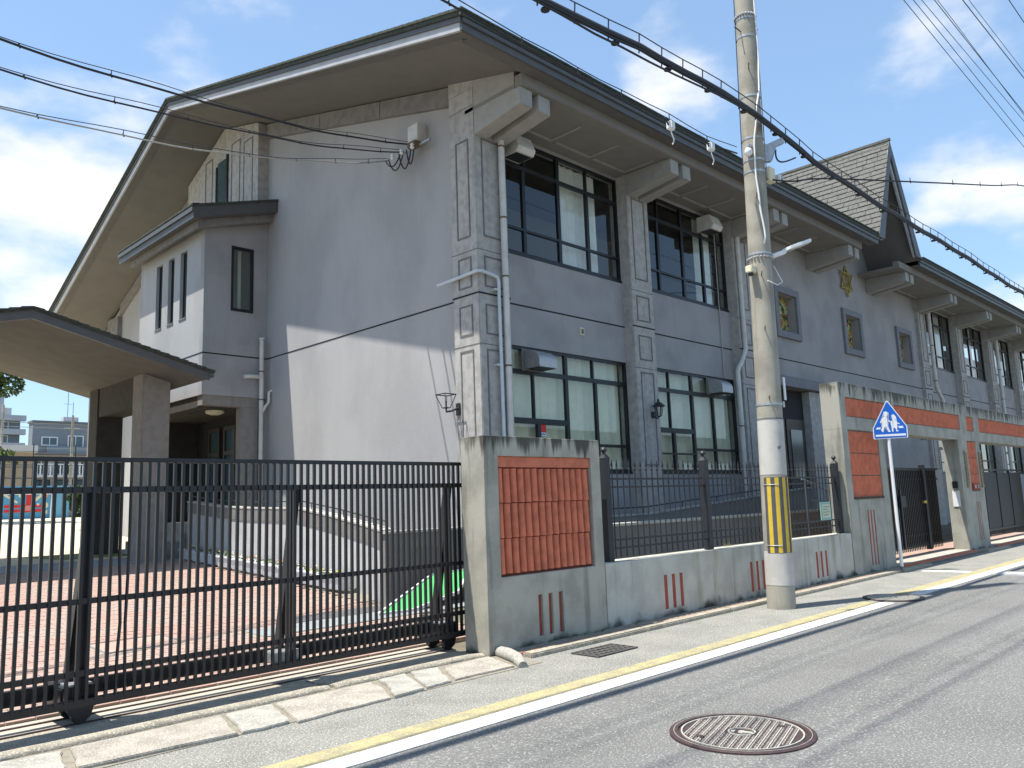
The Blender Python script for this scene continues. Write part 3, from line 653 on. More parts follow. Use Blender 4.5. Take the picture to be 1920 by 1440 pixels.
# ---------------------------------------------------------------- main building
B = thing('kindergarten_building', 'two storey grey kindergarten building with deep bracketed eaves and a steep cross gable', 'building', (20, 12, 0))
WY, PYF = 10.55, 10.30            # wall face, pilaster face
X1 = 62
starts = [9.6+4.62*k for k in range(12)]
UZ0, UZ1, LZ0, LZ1 = 6.30, 8.69, 2.06, 4.47
bays = [k for k in range(11) if k not in (2, 3, 4)]
def wallbox(x0, x1, z0, z1, mt=M_render, y0=WY, y1=WY+.25, nm='wall'): return MB().box(x0, x1, y0, y1, z0, z1).build(nm, mt, B)
for k in bays:
    a, b = starts[k]+.80, starts[k+1]
    wallbox(a, b, 0, LZ0); wallbox(a, b, LZ1, UZ0); wallbox(a, b, UZ1, 8.9)
# centre block: continuous wall with square openings and the entrance
CX0, CX1 = starts[2]+.8, starts[5]+.8
sq = [(21.10, 22.62), (25.75, 27.27), (30.42, 31.94)]
holes = [(a+.2, b-.2, 6.10, 7.2) for a, b in sq]+[(20.3, 24.0, .02, 4.47)]
cw = wall_with_holes(CX0, 33.4, 10.42, 10.80, 0, 9.25, holes, .30, M_render, B, name='centre_wall', bevel=0)
for (a, b) in sq:
    f_ = MB()
    f_.box(a, b, 10.34, 10.419, 5.90, 6.09); f_.box(a, b, 10.34, 10.419, 7.21, 7.40); f_.box(a, a+.19, 10.34, 10.419, 6.0901, 7.2099); f_.box(b-.19, b, 10.34, 10.419, 6.0901, 7.2099)
    w = f_.build('square_window', mat('square_frame', (.20, .205, .225), .85, .1, 6) if a < 22 else MATS['square_frame'], B)
    MB().box(a+.205, b-.205, 10.64, 10.70, 6.11, 7.19).build('stained_pane', M_stained, w)
MB().box(19.65, 24.3, 10.30, 10.419, 4.475, 4.76).build('lintel', mat('lintel_paint', (.20, .20, .215), .85, .1, 6), B)
MB().box(20.32, 23.98, 10.70, 10.72, .02, 4.46).build('entrance_back', M_recshade, B)
for a in (20.5, 21.7): 
    d_ = MB().box(a, a+1.1, 10.62, 10.69, 1.3, 3.6).build('door', M_wood, B); MB().box(a+.2, a+.9, 10.60, 10.619, 1.9, 3.3).build('door_glass', M_glassd, d_)
MB().box(22.95, 23.7, 10.45, 10.68, 0, 4.45).build('entrance_pilaster', M_stone, B)
MB().box(20.31, 24.6, 9.3, 10.6, 0, 1.28).build('entrance_landing', M_conc, B)
# pilasters with panel mouldings
def moulding(x0, x1, z0, z1, y, parent, w=.028):
    m = MB(); d = .012
    m.box(x0, x1, y-d, y, z0, z0+w); m.box(x0, x1, y-d, y, z1-w, z1); m.box(x0, x0+w, y-d, y, z0+w, z1-w); m.box(x1-w, x1, y-d, y, z0+w, z1-w)
    return m.build('panel_moulding', M_groove, parent)
PANELS = [(6.35, 8.25), (5.40, 5.98), (4.52, 5.08), (2.2, 4.25)]
def pilaster(x0, x1, panels=PANELS):
    p = MB().box(x0, x1, PYF, WY+.24, 0, 8.9).build('pilaster', M_stone, B, bevel=.012)
    for z0, z1 in panels: moulding(x0+.16, x1-.16, z0, z1, PYF, p)
    m = MB(); m.box(x0-.002, x1+.002, PYF-.004, PYF+.02, 4.33, 4.345); m.box(x0-.002, x1+.002, PYF-.004, PYF+.02, 6.08, 6.095); m.build('joint', M_groove, p)
    MB().box(x0-.004, x1+.004, PYF-.006, PYF+.02, 5.255, 5.285).build('black_joint', M_joint, p)
    return p
for k in range(1, 12):
    if k in (3, 4): continue
    pilaster(starts[k], starts[k]+.80)
# corner pilaster: also turns onto the gable
cp = MB().box(9.60, 10.40, PYF, 11.00, 0, 9.22).build('pilaster', M_stone, B, bevel=.012)
for z0, z1 in PANELS:
    moulding(9.76, 10.24, z0, z1, PYF, cp)
    m = MB(); w = .028; y0_, y1_ = 10.47, 10.83; xx = 9.60; d = .012
    m.box(xx-d, xx, y0_, y1_, z0, z0+w); m.box(xx-d, xx, y0_, y1_, z1-w, z1); m.box(xx-d, xx, y0_, y0_+w, z0+w, z1-w); m.box(xx-d, xx, y1_-w, y1_, z0+w, z1-w); m.build('panel_moulding', M_groove, cp)
MB().box(9.595, 9.61, 10.32, 10.99, 8.86, 8.873).build('joint', M_groove, cp)
for z_ in (4.33, 6.08): MB().box(9.594, 10.405, PYF-.005, 11.004, z_, z_+.013).build('joint', M_groove, cp)
MB().box(9.592, 10.407, PYF-.008, 11.006, 5.255, 5.285).build('black_joint', M_joint, cp)
for k in bays: MB().box(starts[k]+.8045, starts[k+1]-.0045, WY-.006, WY+.02, 5.255, 5.285).build('black_joint', M_joint, B)
MB().box(CX0+.005, 33.4, 10.414, 10.43, 5.255, 5.285).build('black_joint', M_joint, B)
# windows
def window(k, lower):
    a, b = starts[k]+.80, starts[k+1]; w_ = b-a; y = WY+.06
    z0, z1 = (LZ0, LZ1) if lower else (UZ0, UZ1)
    f_ = MB(); F = .045
    def v(x, z_0, z_1, t=.05): f_.box(x-t/2, x+t/2, y-.035, y+.035, z_0, z_1)
    def h(x_0, x_1, z, t=.05): f_.box(x_0, x_1, y-.033, y+.033, z-t/2, z+t/2)
    f_.box(a+.003, a+.05, y-.04, y+.04, z0, z1); f_.box(b-.05, b-.003, y-.04, y+.04, z0, z1); h(a, b, z0+.035, .07); h(a, b, z1-.03, .06)
    mid = a+w_*.475; q1 = a+w_*.2; q3 = a+w_*.72
    v(mid, z0, z1, .085)
    if lower:
        h(a, b, 3.98, .09); h(a, mid, 3.04, .11); h(mid, b, 2.62, .06)
        v(a+w_*.22, 3.04, z1, .04); v(a+w_*.25, z0, 3.04, .09); v(q3, z0, 3.98, .07); v(a+w_*.70, 3.98, z1, .04); h(a, mid, 2.5, .04)
    else:
        h(a, b, 8.13, .08); h(a, b, 6.84, .05); v(q1, z0, 8.13, .08); v(q3, z0, 8.13, .08); v(q1+.03, 8.13, z1, .04); v(q3, 8.13, z1, .04)
    fr = f_.build('lower_window' if lower else 'upper_window', M_frame, B)
    MB().box(a-.0+.003, b-.003, y-.07, y-.0405, z0-.03, z0+.02).build('sill', M_frame, fr)
    xs_ = [a+.05, q1, mid, q3, b-.05]; g_ = MB()
    for i in range(4): 
        e = random.uniform(-.003, .003); gx0, gx1 = xs_[i], xs_[i+1]; g_.add([(gx0, y+e, z0+.04), (gx1, y-e, z0+.04), (gx1, y-e*.5, z1-.04), (gx0, y+e*.5, z1-.04)], [(0, 1, 2, 3)])
    g_.build('pane', M_glass, fr)
    # curtains hang just inside
    spans = [(a+.05, b-.05)] if lower else {0: [(a+w_*.52, a+w_*.86)], 1: [(a+w_*.70, a+w_*.9)]}.get(k, [(a+w_*.55, a+w_*.9)] if k % 2 else [(a+w_*.1, a+w_*.3), (a+w_*.6, a+w_*.75)])
    for (c0_, c1_) in spans:
        m = MB(); n = max(8, int((c1_-c0_)/.03)); vs = []
        for i in range(n+1):
            X = c0_+(c1_-c0_)*i/n; yy_ = y+.17+.022*math.sin(X*29+math.sin(X*7)*2)
            vs += [(X, yy_, z0+.05), (X+.02*math.sin(X*9), yy_+.01, z1-.03)]
        m.add(vs, [(2*i, 2*i+2, 2*i+3, 2*i+1) for i in range(n)]); m.build('curtain', M_curtain if lower else M_curtain2, fr, smooth=True)
    return fr
WIN = {}
for k in bays: WIN[k, 0] = window(k, False); WIN[k, 1] = window(k, True)
# hollow inside: floors, partition, far walls
m = MB(); m.box(9.95, X1, 13.6, 13.8, 0, 8.8); m.box(9.95, X1, 10.81, 13.59, 5.0, 5.25); m.box(9.95, X1, 10.81, 13.59, .9, 1.1); m.build('interior', mat('interior_wall', (.30, .29, .26), .9), B)
for k in bays[:7]: MB().box(starts[k+1]+.2, starts[k+1]+.4, 10.81, 13.59, 1.11, 4.99).build('partition', MATS['interior_wall'], B)
# gable wall (west) as one polygon slab following the rake
EY, EZ, RIDY, RIDZ = 9.0, 8.97, 20.25, 12.0       # soffit profile
def sof(y): return EZ+(RIDZ-EZ)*(y-EY)/(RIDY-EY) if y < RIDY else RIDZ-.405*(y-RIDY)
GXW = 9.75
m = MB(); m.prism([(GXW, 11.0, -.1), (GXW, 11.0, sof(11.0)), (GXW, RIDY, RIDZ), (GXW, 31.5, sof(31.5)), (GXW, 31.5, -.1)], (.20, 0, 0)); m.build('gable_wall', M_gable, B)
MB().box(9.744, 9.76, 11.005, 18.29, 5.255, 5.285).build('black_joint', M_joint, B)
MB().box(9.95, X1, 31.2, 31.5, 0, 7.5).build('rear_wall', M_gable, B)
# cornice band under the rake soffit
for (a, b) in ((11.005, 13.3), (13.32, 15.7), (15.72, 18.3), (22.6, 25.5), (25.52, 28.4)):
    MB().hexa([(9.66, a, sof(a)-.38), (9.749, a, sof(a)-.38), (9.749, b, sof(b)-.38), (9.66, b, sof(b)-.38)], [(9.66, a, sof(a)-.003), (9.749, a, sof(a)-.003), (9.749, b, sof(b)-.003), (9.66, b, sof(b)-.003)]).build('cornice_band', M_band, B)
# projecting centre part of the gable with the lancet window
m = MB(); m.prism([(9.46, 18.32, 9.0), (9.46, 18.32, sof(18.32)-.004), (9.46, RIDY, RIDZ-.004), (9.46, 22.55, sof(22.55)-.004), (9.46, 22.55, 9.0)], (.285, 0, 0)); pc = m.build('gable_projection', M_stone, B)
MB().box(9.44, 9.459, 20.05, 20.6, 9.2, 11.1).build('lancet_window', M_glassd, B)
m = MB(); m.box(9.42, 9.459, 19.97, 20.05, 9.2, 11.2); m.box(9.42, 9.459, 20.6, 20.68, 9.2, 11.0); m.build('lancet_frame', M_frame, B)
for (y0_, y1_) in ((18.6, 19.1), (19.3, 19.8), (20.95, 21.4)): 
    m = MB(); z0, z1 = 9.3, sof(y0_)-.35; xx = 9.46
    for bx in ((y0_, y1_, z0, z0+.03), (y0_, y1_, z1-.03, z1), (y0_, y0_+.03, z0+.03, z1-.03), (y1_-.03, y1_, z0+.03, z1-.03)): m.box(xx-.012, xx, *bx)
    m.build('panel_moulding', M_groove, B)
MB().box(9.6, 9.749, 28.42, 29.4, 0, sof(29.4)-.01).build('rear_pilaster', M_band, B)
# eaves: beam, flat boxed soffit with coffers, brackets, fascia, gutter
def eave_run(x0, x1):
    MB().box(x0, x1, 9.02, 9.22, 8.74, 8.965).build('eave_beam', M_soffit2, B, bevel=.01)
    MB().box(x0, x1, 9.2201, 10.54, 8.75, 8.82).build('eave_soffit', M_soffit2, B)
MBX0, MBX1 = 24.35, 27.35
eave_run(9.6, MBX0); eave_run(MBX1, X1)
k = 0
xs_ = []
for s0 in starts[:10]:
    for j in range(3):
        xa = s0+.95+j*1.22; xb = xa+1.1
        if MBX0-.1 < xb and xa < MBX1+.1: continue
        m = MB(); m.box(xa, xb, 10.18, 10.23, 8.725, 8.7495); m.box(xb-.05, xb, 9.42, 10.179, 8.725, 8.7495); m.build('coffer_edge', M_bracket, B)
def bracket(s0):
    for (a, b) in ((s0+.0, s0+.31), (s0+.47, s0+.78)):
        ytop = 10.302 if s0 < 30 and not (22 < s0 < 29) else 10.302
        y1_ = PYF-.002 if not (23 < s0 < 29) else 10.415
        m = MB(); P = [(a, 9.09, 8.42), (a, y1_, 8.26), (a, y1_, 8.748), (a, 9.225, 8.748), (a, 9.225, 8.735), (a, 9.09, 8.735)]
        m.prism(P, (b-a, 0, 0)); m.build('eave_bracket', M_bracket, B, bevel=.008)
for s0 in starts: bracket(s0)
# fascia and roof (rake overhang to x 7.92)
RX = 7.93; RT = .30
ROY = 8.72
def rz(y): return 9.25+.269*(y-ROY)       # top of front roof slope
MB().prism([(9.602, 9.23, 8.7485), (9.602, 10.297, 8.7485), (9.602, 10.297, rz(10.297)-.331), (9.602, 9.23, rz(9.23)-.331)], (.30, 0, 0)).build('bracket_cheek', M_bracket, B)
MB().prism([(9.602, 10.302, 9.221), (9.602, 10.998, 9.221), (9.602, 10.998, rz(10.998)-.331), (9.602, 10.302, rz(10.302)-.331)], (.30, 0, 0)).build('pilaster_head', M_stone, B)
YR, ZR = 20.3, rz(20.3)
def rz2(y): return ZR-.405*(y-YR)
YB = 33.5
# roof slab
m = MB()
def slab(x0, x1, y0, y1, fn, t0=.10, t1=.10): m.hexa([(x0, y0, fn(y0)-t0), (x1, y0, fn(y0)-t0), (x1, y1, fn(y1)-t1), (x0, y1, fn(y1)-t1)], [(x0, y0, fn(y0)), (x1, y0, fn(y0)), (x1, y1, fn(y1)), (x0, y1, fn(y1))])
GL, GR = 24.88, 28.45
slab(RX-.06, GL, ROY-.05, 11.5, rz); slab(GR, X1+2, ROY-.05, 11.5, rz); slab(RX-.06, X1+2, 11.5, YR, rz); slab(RX-.06, X1+2, YR, YB, rz2)
roof = m.build('roof', M_shedge, B)
m = MB(); rr = random.Random(3)                          # ragged butt edges of shingles along eave and rake
x = RX-.07
while x < 60:
    w = rr.uniform(.22, .34)
    if not (GL-.2 < x < GR+.05): m.box(x, x+w-.008, ROY-.075, ROY+.1, rz(ROY)-.015+rr.uniform(-.004, .004), rz(ROY)+.014+rr.uniform(0, .006))
    x += w
y = ROY
while y < YB:
    w = .20; fn = rz if y < YR else rz2; z = fn(y+w/2); s_ = .269 if y < YR else -.405
    m.hexa([(RX-.085, y, z-s_*.1-.03), (RX+.1, y, z-s_*.1-.03), (RX+.1, y+w, z+s_*.1-.03), (RX-.085, y+w, z+s_*.1-.03)], [(RX-.085, y, z-s_*.1+.02), (RX+.1, y, z-s_*.1+.02), (RX+.1, y+w, z+s_*.1+.012), (RX-.085, y+w, z+s_*.1+.012)])
    y += w
m.build('shingle_edges', M_shedge, roof, kind='stuff')
# fascia boards: eave (dark, two steps) and rake (pale barge with dark cap)
for (a, b) in ((RX, GL-.02), (GR+.02, X1+2)):
    MB().box(a, b, ROY, ROY+.05, 8.93, 9.15).build('fascia', M_fascia, B); 
    MB().box(a, b, ROY-.035, ROY-.001, 9.05, 9.14).build('gutter', M_fascia, B, bevel=.01)
    aa = 8.2 if a < 9 else a
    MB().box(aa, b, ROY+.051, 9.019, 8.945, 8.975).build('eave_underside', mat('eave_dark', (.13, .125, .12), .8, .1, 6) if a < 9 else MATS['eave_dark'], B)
def rake(y0, y1, x0, x1, h0, h1, mt, nm, fn0, fn1):
    MB().hexa([(x0, y0, fn0(y0)-h0), (x1, y0, fn0(y0)-h0), (x1, y1, fn1(y1)-h0), (x0, y1, fn1(y1)-h0)], [(x0, y0, fn0(y0)-h1), (x1, y0, fn0(y0)-h1), (x1, y1, fn1(y1)-h1), (x0, y1, fn1(y1)-h1)]).build(nm, mt, B)
rake(ROY+.0505, YR, RX, RX+.05, .33, .105, M_bargeb, 'barge_board', rz, rz); rake(YR, YB, RX, RX+.05, .33, .105, M_bargeb, 'barge_board', rz, rz2)
rake(ROY, YR, RX-.03, RX-.001, .19, .105, M_fascia, 'barge_cap', rz, rz); rake(YR, YB, RX-.03, RX-.001, .19, .105, M_fascia, 'barge_cap', rz, rz2)
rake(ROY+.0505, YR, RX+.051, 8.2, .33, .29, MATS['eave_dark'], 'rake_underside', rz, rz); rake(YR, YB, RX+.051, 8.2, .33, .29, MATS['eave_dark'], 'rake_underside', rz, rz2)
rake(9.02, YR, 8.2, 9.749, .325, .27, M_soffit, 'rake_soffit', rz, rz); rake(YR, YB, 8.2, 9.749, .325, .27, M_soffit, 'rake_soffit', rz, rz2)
# steep cross gable
PK = Vector((26.63, 8.70, 12.85)); 
gzb = 9.16
cg = m = MB()
def gab(x, side):
    return 0
for side, xf in ((-1, GL-.06), (1, GR+.06)):
    m = MB(); d = Vector((xf-PK.x, 0, gzb-PK.z)); nrm = Vector((-d.z*side, 0, d.x*side)).normalized(); nrm = nrm if nrm.z > 0 else -nrm
    a = PK.copy(); b = PK+d; L_ = 8.0
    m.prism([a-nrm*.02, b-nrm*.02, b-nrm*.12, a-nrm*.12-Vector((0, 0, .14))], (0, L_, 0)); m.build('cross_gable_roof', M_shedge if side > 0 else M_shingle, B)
    # fascia on the rake
    MB().prism([a-Vector((0, .04, .0)), b-Vector((0, .04, 0)), b-Vector((-.16*side*-1, .04, .0))+Vector((-.32*side, 0, 0)), a-Vector((0, .04, .55))], (0, .05, 0)).build('cross_gable_barge', M_fascia, B)
    MB().prism([PK-Vector((0, -.02, .62)), b+Vector((-.34*side, .02, 0)), b+Vector((-.50*side, .02, .0)), PK-Vector((0, -.02, .95))], (0, .06, 0)).build('cross_gable_inner_barge', M_bargeb, B)
    # underside lining
    MB().prism([a-nrm*.125-Vector((0, 0, .14)), b-nrm*.125, b-nrm*.15, a-nrm*.15-Vector((0, 0, .16))], (0, 1.7, 0)).build('cross_gable_lining', M_soffit, B)
m = MB(); m.prism([(GL+.12, 10.40, 8.7), (GR-.12, 10.40, 8.7), (GR-.12, 10.40, 9.2), (PK.x, 10.40, 12.3), (GL+.12, 10.40, 9.2)], (0, .2, 0)); m.build('cross_gable_wall', mat('tympanum_paint', (.30, .29, .275), .9, .08, 3), B)
# shingles on the slope that faces the gate: courses of separate tabs
d = Vector((GL-.06-PK.x, 0, gzb-PK.z)); Ls = d.length; dn = d.normalized(); nrm = Vector((dn.z, 0, -dn.x)); nrm = nrm if nrm.z > 0 else -nrm
m = MB(); course = .205; nc = int(Ls/course)+1
for r_ in range(nc):
    s0 = r_*course; s1 = min(s0+course*1.12, Ls+.04); y = PK.y-.03-(.17*(r_ % 3))
    while y < 16.6:
        w = rr.uniform(.30, .62); y0_ = max(y, PK.y-.05); y1_ = y+w-.012
        if y1_ > y0_+.03:
            lift = rr.uniform(.016, .028)
            P0 = PK+dn*s0; P1 = PK+dn*s1
            m.hexa([Vector((P0.x, y0_, P0.z))-nrm*.02, Vector((P0.x, y1_, P0.z))-nrm*.02, Vector((P1.x, y1_, P1.z))-nrm*.02, Vector((P1.x, y0_, P1.z))-nrm*.02],
                   [Vector((P0.x, y0_, P0.z))-nrm*.004, Vector((P0.x, y1_, P0.z))-nrm*.004, Vector((P1.x, y1_, P1.z))+nrm*lift, Vector((P1.x, y0_, P1.z))+nrm*lift])
        y += w
m.build('shingles', M_shingle, B, kind='stuff')
MB().box(PK.x-.06, PK.x+.06, PK.y-.06, 16.7, PK.z-.05, PK.z+.03).build('ridge_cap', M_shingle, B)
# ---------------------------------------------------------------- bay over the side entrance
bx0, by0, by1, bz0, bz1 = 8.10, 18.30, 22.10, 4.27, 8.32
bay = thing('entrance_bay', 'projecting grey upper storey bay with slit windows over the side entrance', 'building bay', (8.9, 20, 4.3))
sl = [(19.28, 19.68), (20.05, 20.42), (20.80, 21.20)]
# west face with three slits
m = MB(); ysl = [by0+.18]+[v for s_ in sl for v in s_]+[by1]
for i in range(0, 8, 2): m.box(bx0, bx0+.18, ysl[i], ysl[i+1], bz0, 8.42)
for a, b in sl: m.box(bx0, bx0+.18, a, b, bz0, 6.30); m.box(bx0, bx0+.18, a, b, 8.02, 8.42)
m.build('west_wall', M_gable, bay)
for a, b in sl:
    w = MB(); w.box(bx0+.08, bx0+.12, a, a+.035, 6.30, 8.02); w.box(bx0+.08, bx0+.12, b-.035, b, 6.30, 8.02); w.box(bx0+.08, bx0+.12, a+.035, b-.035, 6.30, 6.37); w.box(bx0+.08, bx0+.12, a+.035, b-.035, 7.97, 8.02)
    w = w.build('slit_window', M_frame, bay); MB().box(bx0+.09, bx0+.10, a+.035, b-.035, 6.37, 7.97).build('pane', M_glass, w); MB().box(bx0-.02, bx0+.08, a-.01, b+.01, 6.265, 6.299).build('sill', M_groove, w)
# south face with one window
m = MB(); wx0, wx1, wz0, wz1 = 8.78, 9.36, 6.38, 8.02
m.box(bx0, wx0, by0, by0+.18, bz0, bz1); m.box(wx1, 9.745, by0, by0+.18, bz0, 9.0); m.box(wx0, wx1, by0, by0+.18, bz0, wz0); m.prism([(wx0, by0, wz1), (wx1, by0, wz1), (wx1, by0, 8.75), (wx0, by0, 8.57)], (0, .18, 0))
m.prism([(bx0, by0, bz1), (wx0, by0, bz1), (wx0, by0, 8.57), (bx0, by0, 8.40)], (0, .18, 0))
m.build('south_wall', M_render, bay)
w = MB(); t_ = .055; w.box(wx0, wx0+t_, by0-.015, by0+.07, wz0, wz1); w.box(wx1-t_, wx1, by0-.015, by0+.07, wz0, wz1); w.box(wx0+t_, wx1-t_, by0-.015, by0+.07, wz0, wz0+.07); w.box(wx0+t_, wx1-t_, by0-.015, by0+.07, wz1-t_, wz1)
w = w.build('south_window', M_frame, bay); MB().box(wx0+t_, wx1-t_, by0+.03, by0+.036, wz0+.07, wz1-t_).build('pane', M_glass, w); MB().box(wx0+.32, wx0+.40, by0+.3, by0+.33, wz0, wz1).build('curtain', M_curtain2, w)
MB().box(bx0+.18, 9.745, by0+.18, by1, bz0, bz0+.2).build('floor', M_soffit, bay); MB().box(bx0, 9.745, by1, by1+.18, bz0, 9.0).build('north_wall', M_render, bay)
m = MB(); m.box(bx0-.005, bx0+.02, by0+.0, by1, 5.255, 5.285); m.box(bx0-.005, 9.745, by0-.006, by0+.01, 5.255, 5.2849); m.build('black_joint', M_joint, bay)
# fascia roof: lean-to
ry0, ry1 = 17.80, 22.55
def bz(x): return 8.66+(x-7.60)*.30
def pl(x0, x1, y0, y1, h0, h1, mt, nm): MB().hexa([(x0, y0, bz(x0)-h0), (x1, y0, bz(x1)-h0), (x1, y1, bz(x1)-h0), (x0, y1, bz(x0)-h0)], [(x0, y0, bz(x0)-h1), (x1, y0, bz(x1)-h1), (x1, y1, bz(x1)-h1), (x0, y1, bz(x0)-h1)]).build(nm, mt, bay)
pl(7.60, 9.745, ry0, ry0+.05, .33, .055, M_fascia, 'fascia'); pl(7.60, 7.65, ry0+.05, ry1, .33, .055, M_fascia, 'fascia'); pl(7.56, 7.599, ry0, ry1, .16, .06, M_fascia, 'gutter')
pl(7.651, 9.745, ry0+.051, ry1, .33, .30, MATS['eave_dark'], 'soffit'); pl(7.57, 9.745, ry0-.03, ry1, .0545, .0, M_shedge, 'roof')
pl(7.80, 9.745, 18.02, 18.12, .52, .335, M_band, 'cornice'); pl(7.80, 7.92, 18.1201, 22.3, .52, .335, M_band, 'cornice'); pl(7.921, 9.745, 18.1201, 18.299, .52, .48, M_band, 'cornice')
m = MB()
for i in range(24):
    y = ry0-.03+i*.2; m.hexa([(7.55, y, bz(7.55)-.02), (7.7, y, bz(7.7)-.02), (7.7, y+.19, bz(7.7)-.02), (7.55, y+.19, bz(7.55)-.02)], [(7.55, y, bz(7.55)+.018), (7.7, y, bz(7.7)+.012), (7.7, y+.19, bz(7.7)+.02), (7.55, y+.19, bz(7.55)+.03)])
m.build('shingle_edges', M_shedge, bay, kind='stuff')
# underside beams, entrance
MB().box(8.14, 9.74, 18.33, 18.6, 4.03, 4.269).build('beam', M_colconc, bay); MB().box(8.14, 8.45, 18.601, 22.1, 4.0, 4.269).build('beam', M_shadeconc, bay)
MB().box(9.10, 9.55, 18.34, 18.59, 1.28, 4.029).build('pilaster', M_colconc, bay); MB().box(8.95, 9.742, 22.32, 22.72, 1.2, 4.2).build('pilaster', M_colconc, bay); MB().box(8.46, 9.742, 22.101, 22.30, 1.2, 4.2).build('recess_side', M_shadeconc, bay); MB().box(8.46, 9.742, 18.601, 22.1, 3.98, 4.268).build('recess_ceiling', M_shadeconc, bay)
MB().lathe((8.75, 19.0, 3.85), [(.22, 0.13), (.22, .08), (.12, .04)], 20).build('ceiling_light', M_cream, bay)
MB().box(9.70, 9.742, 18.60, 22.10, 1.30, 3.979).build('entrance_wall', M_recshade, bay)
for y in (18.95, 19.7, 20.6):
    dd = MB(); dd.box(9.62, 9.699, y, y+.08, 1.31, 3.75); dd.box(9.62, 9.699, y+.58, y+.66, 1.31, 3.75); dd.box(9.62, 9.699, y+.08, y+.58, 1.31, 1.55); dd.box(9.62, 9.699, y+.08, y+.58, 3.0, 3.1); dd.box(9.62, 9.699, y+.08, y+.58, 3.65, 3.75)
    dd = dd.build('door', M_wood, bay); MB().box(9.66, 9.67, y+.08, y+.58, 1.55, 3.65).build('door_glass', M_glassd, dd)
# downpipe on the bay / gable corner
def pipe_thing(name, label, pts, r, mt, clamps=(), group=None, cx=None):
    t = thing(name, label, 'pipe', pts[-1], group); MB().tube(pts, r, 12).build('pipe', mt, t, smooth=True)
    for c_ in clamps:
        MB().lathe((c_[0], c_[1], c_[2]), [(r+.008, 0), (r+.008, .03)], 12).build('clamp', M_rust, t)
    return t
p = pipe_thing('drain_pipe', 'pale grey drain pipe with a side stub at the corner of the projecting bay', [(9.53, 18.15, 5.74), (9.53, 18.15, 1.2)], .055, M_pipe, [(9.53, 18.15, 4.9), (9.53, 18.15, 4.2), (9.53, 18.15, 2.7)])
MB().lathe((9.53, 18.15, 5.70), [(.06, 0), (.075, .01), (.075, .05), (.06, .06)], 12).build('cap', M_pipe, p, smooth=True)
MB().tube([(9.53, 18.15, 4.78), (9.25, 18.15, 4.77), (9.07, 18.15, 4.75)], .05, 10).build('stub', M_pipe, p, smooth=True)
MB().tube([(9.53, 18.15, 3.85), (9.62, 18.1, 4.05), (9.68, 18.05, 4.15), (9.68, 18.05, 4.40), (9.75, 18.0, 4.45)], .035, 10).build('branch', M_pipe, p, smooth=True)
# ---------------------------------------------------------------- portico
po = thing('portico', 'free standing entrance portico with a shallow gabled roof on square concrete columns', 'portico', (4.2, 19.5, .5))
AX, fy0, fy1 = 4.20, 17.0, 22.6
def pz(x): return 5.52-abs(x-AX)*.258
for s_ in (-1, 1):
    xe = AX+s_*3.50
    def q(y0, y1, h0, h1, xa, xb, mt, nm): MB().hexa([(xa, y0, pz(xa)-h0), (xb, y0, pz(xb)-h0), (xb, y1, pz(xb)-h0), (xa, y1, pz(xa)-h0)], [(xa, y0, pz(xa)-h1), (xb, y0, pz(xb)-h1), (xb, y1, pz(xb)-h1), (xa, y1, pz(xa)-h1)]).build(nm, mt, po)
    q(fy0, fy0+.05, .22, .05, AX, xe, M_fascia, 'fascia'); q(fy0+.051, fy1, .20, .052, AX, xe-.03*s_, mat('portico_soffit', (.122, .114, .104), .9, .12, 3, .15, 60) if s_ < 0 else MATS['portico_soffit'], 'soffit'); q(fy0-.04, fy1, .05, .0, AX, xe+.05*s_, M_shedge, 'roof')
    m = MB(); k = 0; x_ = 0
    while x_ < 3.5:
        w = .2; xa = AX+s_*x_; xb = AX+s_*(x_+w); m.hexa([(xa, fy0-.06, pz(xa)-.01), (xb, fy0-.06, pz(xb)-.03), (xb, fy0+.1, pz(xb)-.03), (xa, fy0+.1, pz(xa)-.01)], [(xa, fy0-.06, pz(xa)+.012), (xb, fy0-.06, pz(xb)+.03), (xb, fy0+.1, pz(xb)+.03), (xa, fy0+.1, pz(xa)+.012)]); x_ += w
    m.build('shingle_edges', M_shedge, po, kind='stuff')
    MB().box(xe+.0*s_, xe+.09*s_, fy0-.02, fy1, pz(xe)-.15, pz(xe)-.055).build('gutter', M_fascia, po)
    for y0_ in (18.3, 21.2):
        xa, xb = (6.77, 7.38) if s_ > 0 else (1.02, 1.63)
        MB().hexa([(xa, y0_, .3), (xb, y0_, .3), (xb, y0_+.6, .3), (xa, y0_+.6, .3)], [(xa, y0_, pz(xa)-.203), (xb, y0_, pz(xb)-.203), (xb, y0_+.6, pz(xb)-.203), (xa, y0_+.6, pz(xa)-.203)]).build('column', M_colconc if y0_ < 20 else M_shadeconc, po, bevel=.012)
    xa, xb = (6.80, 7.35) if s_ > 0 else (1.05, 1.60)
    MB().hexa([(xa, 18.902, 3.95), (xb, 18.902, 3.95), (xb, 21.198, 3.95), (xa, 21.198, 3.95)], [(xa, 18.902, pz(xa)-.203), (xb, 18.902, pz(xb)-.203), (xb, 21.198, pz(xb)-.203), (xa, 21.198, pz(xa)-.203)]).build('beam', M_shadeconc, po)
for k in range(4): MB().box(7.4+k*.28, 8.09, 19.0, 21.6, gz(19)+k*.19, gz(19)+(k+1)*.19).build('step', M_conc, po)
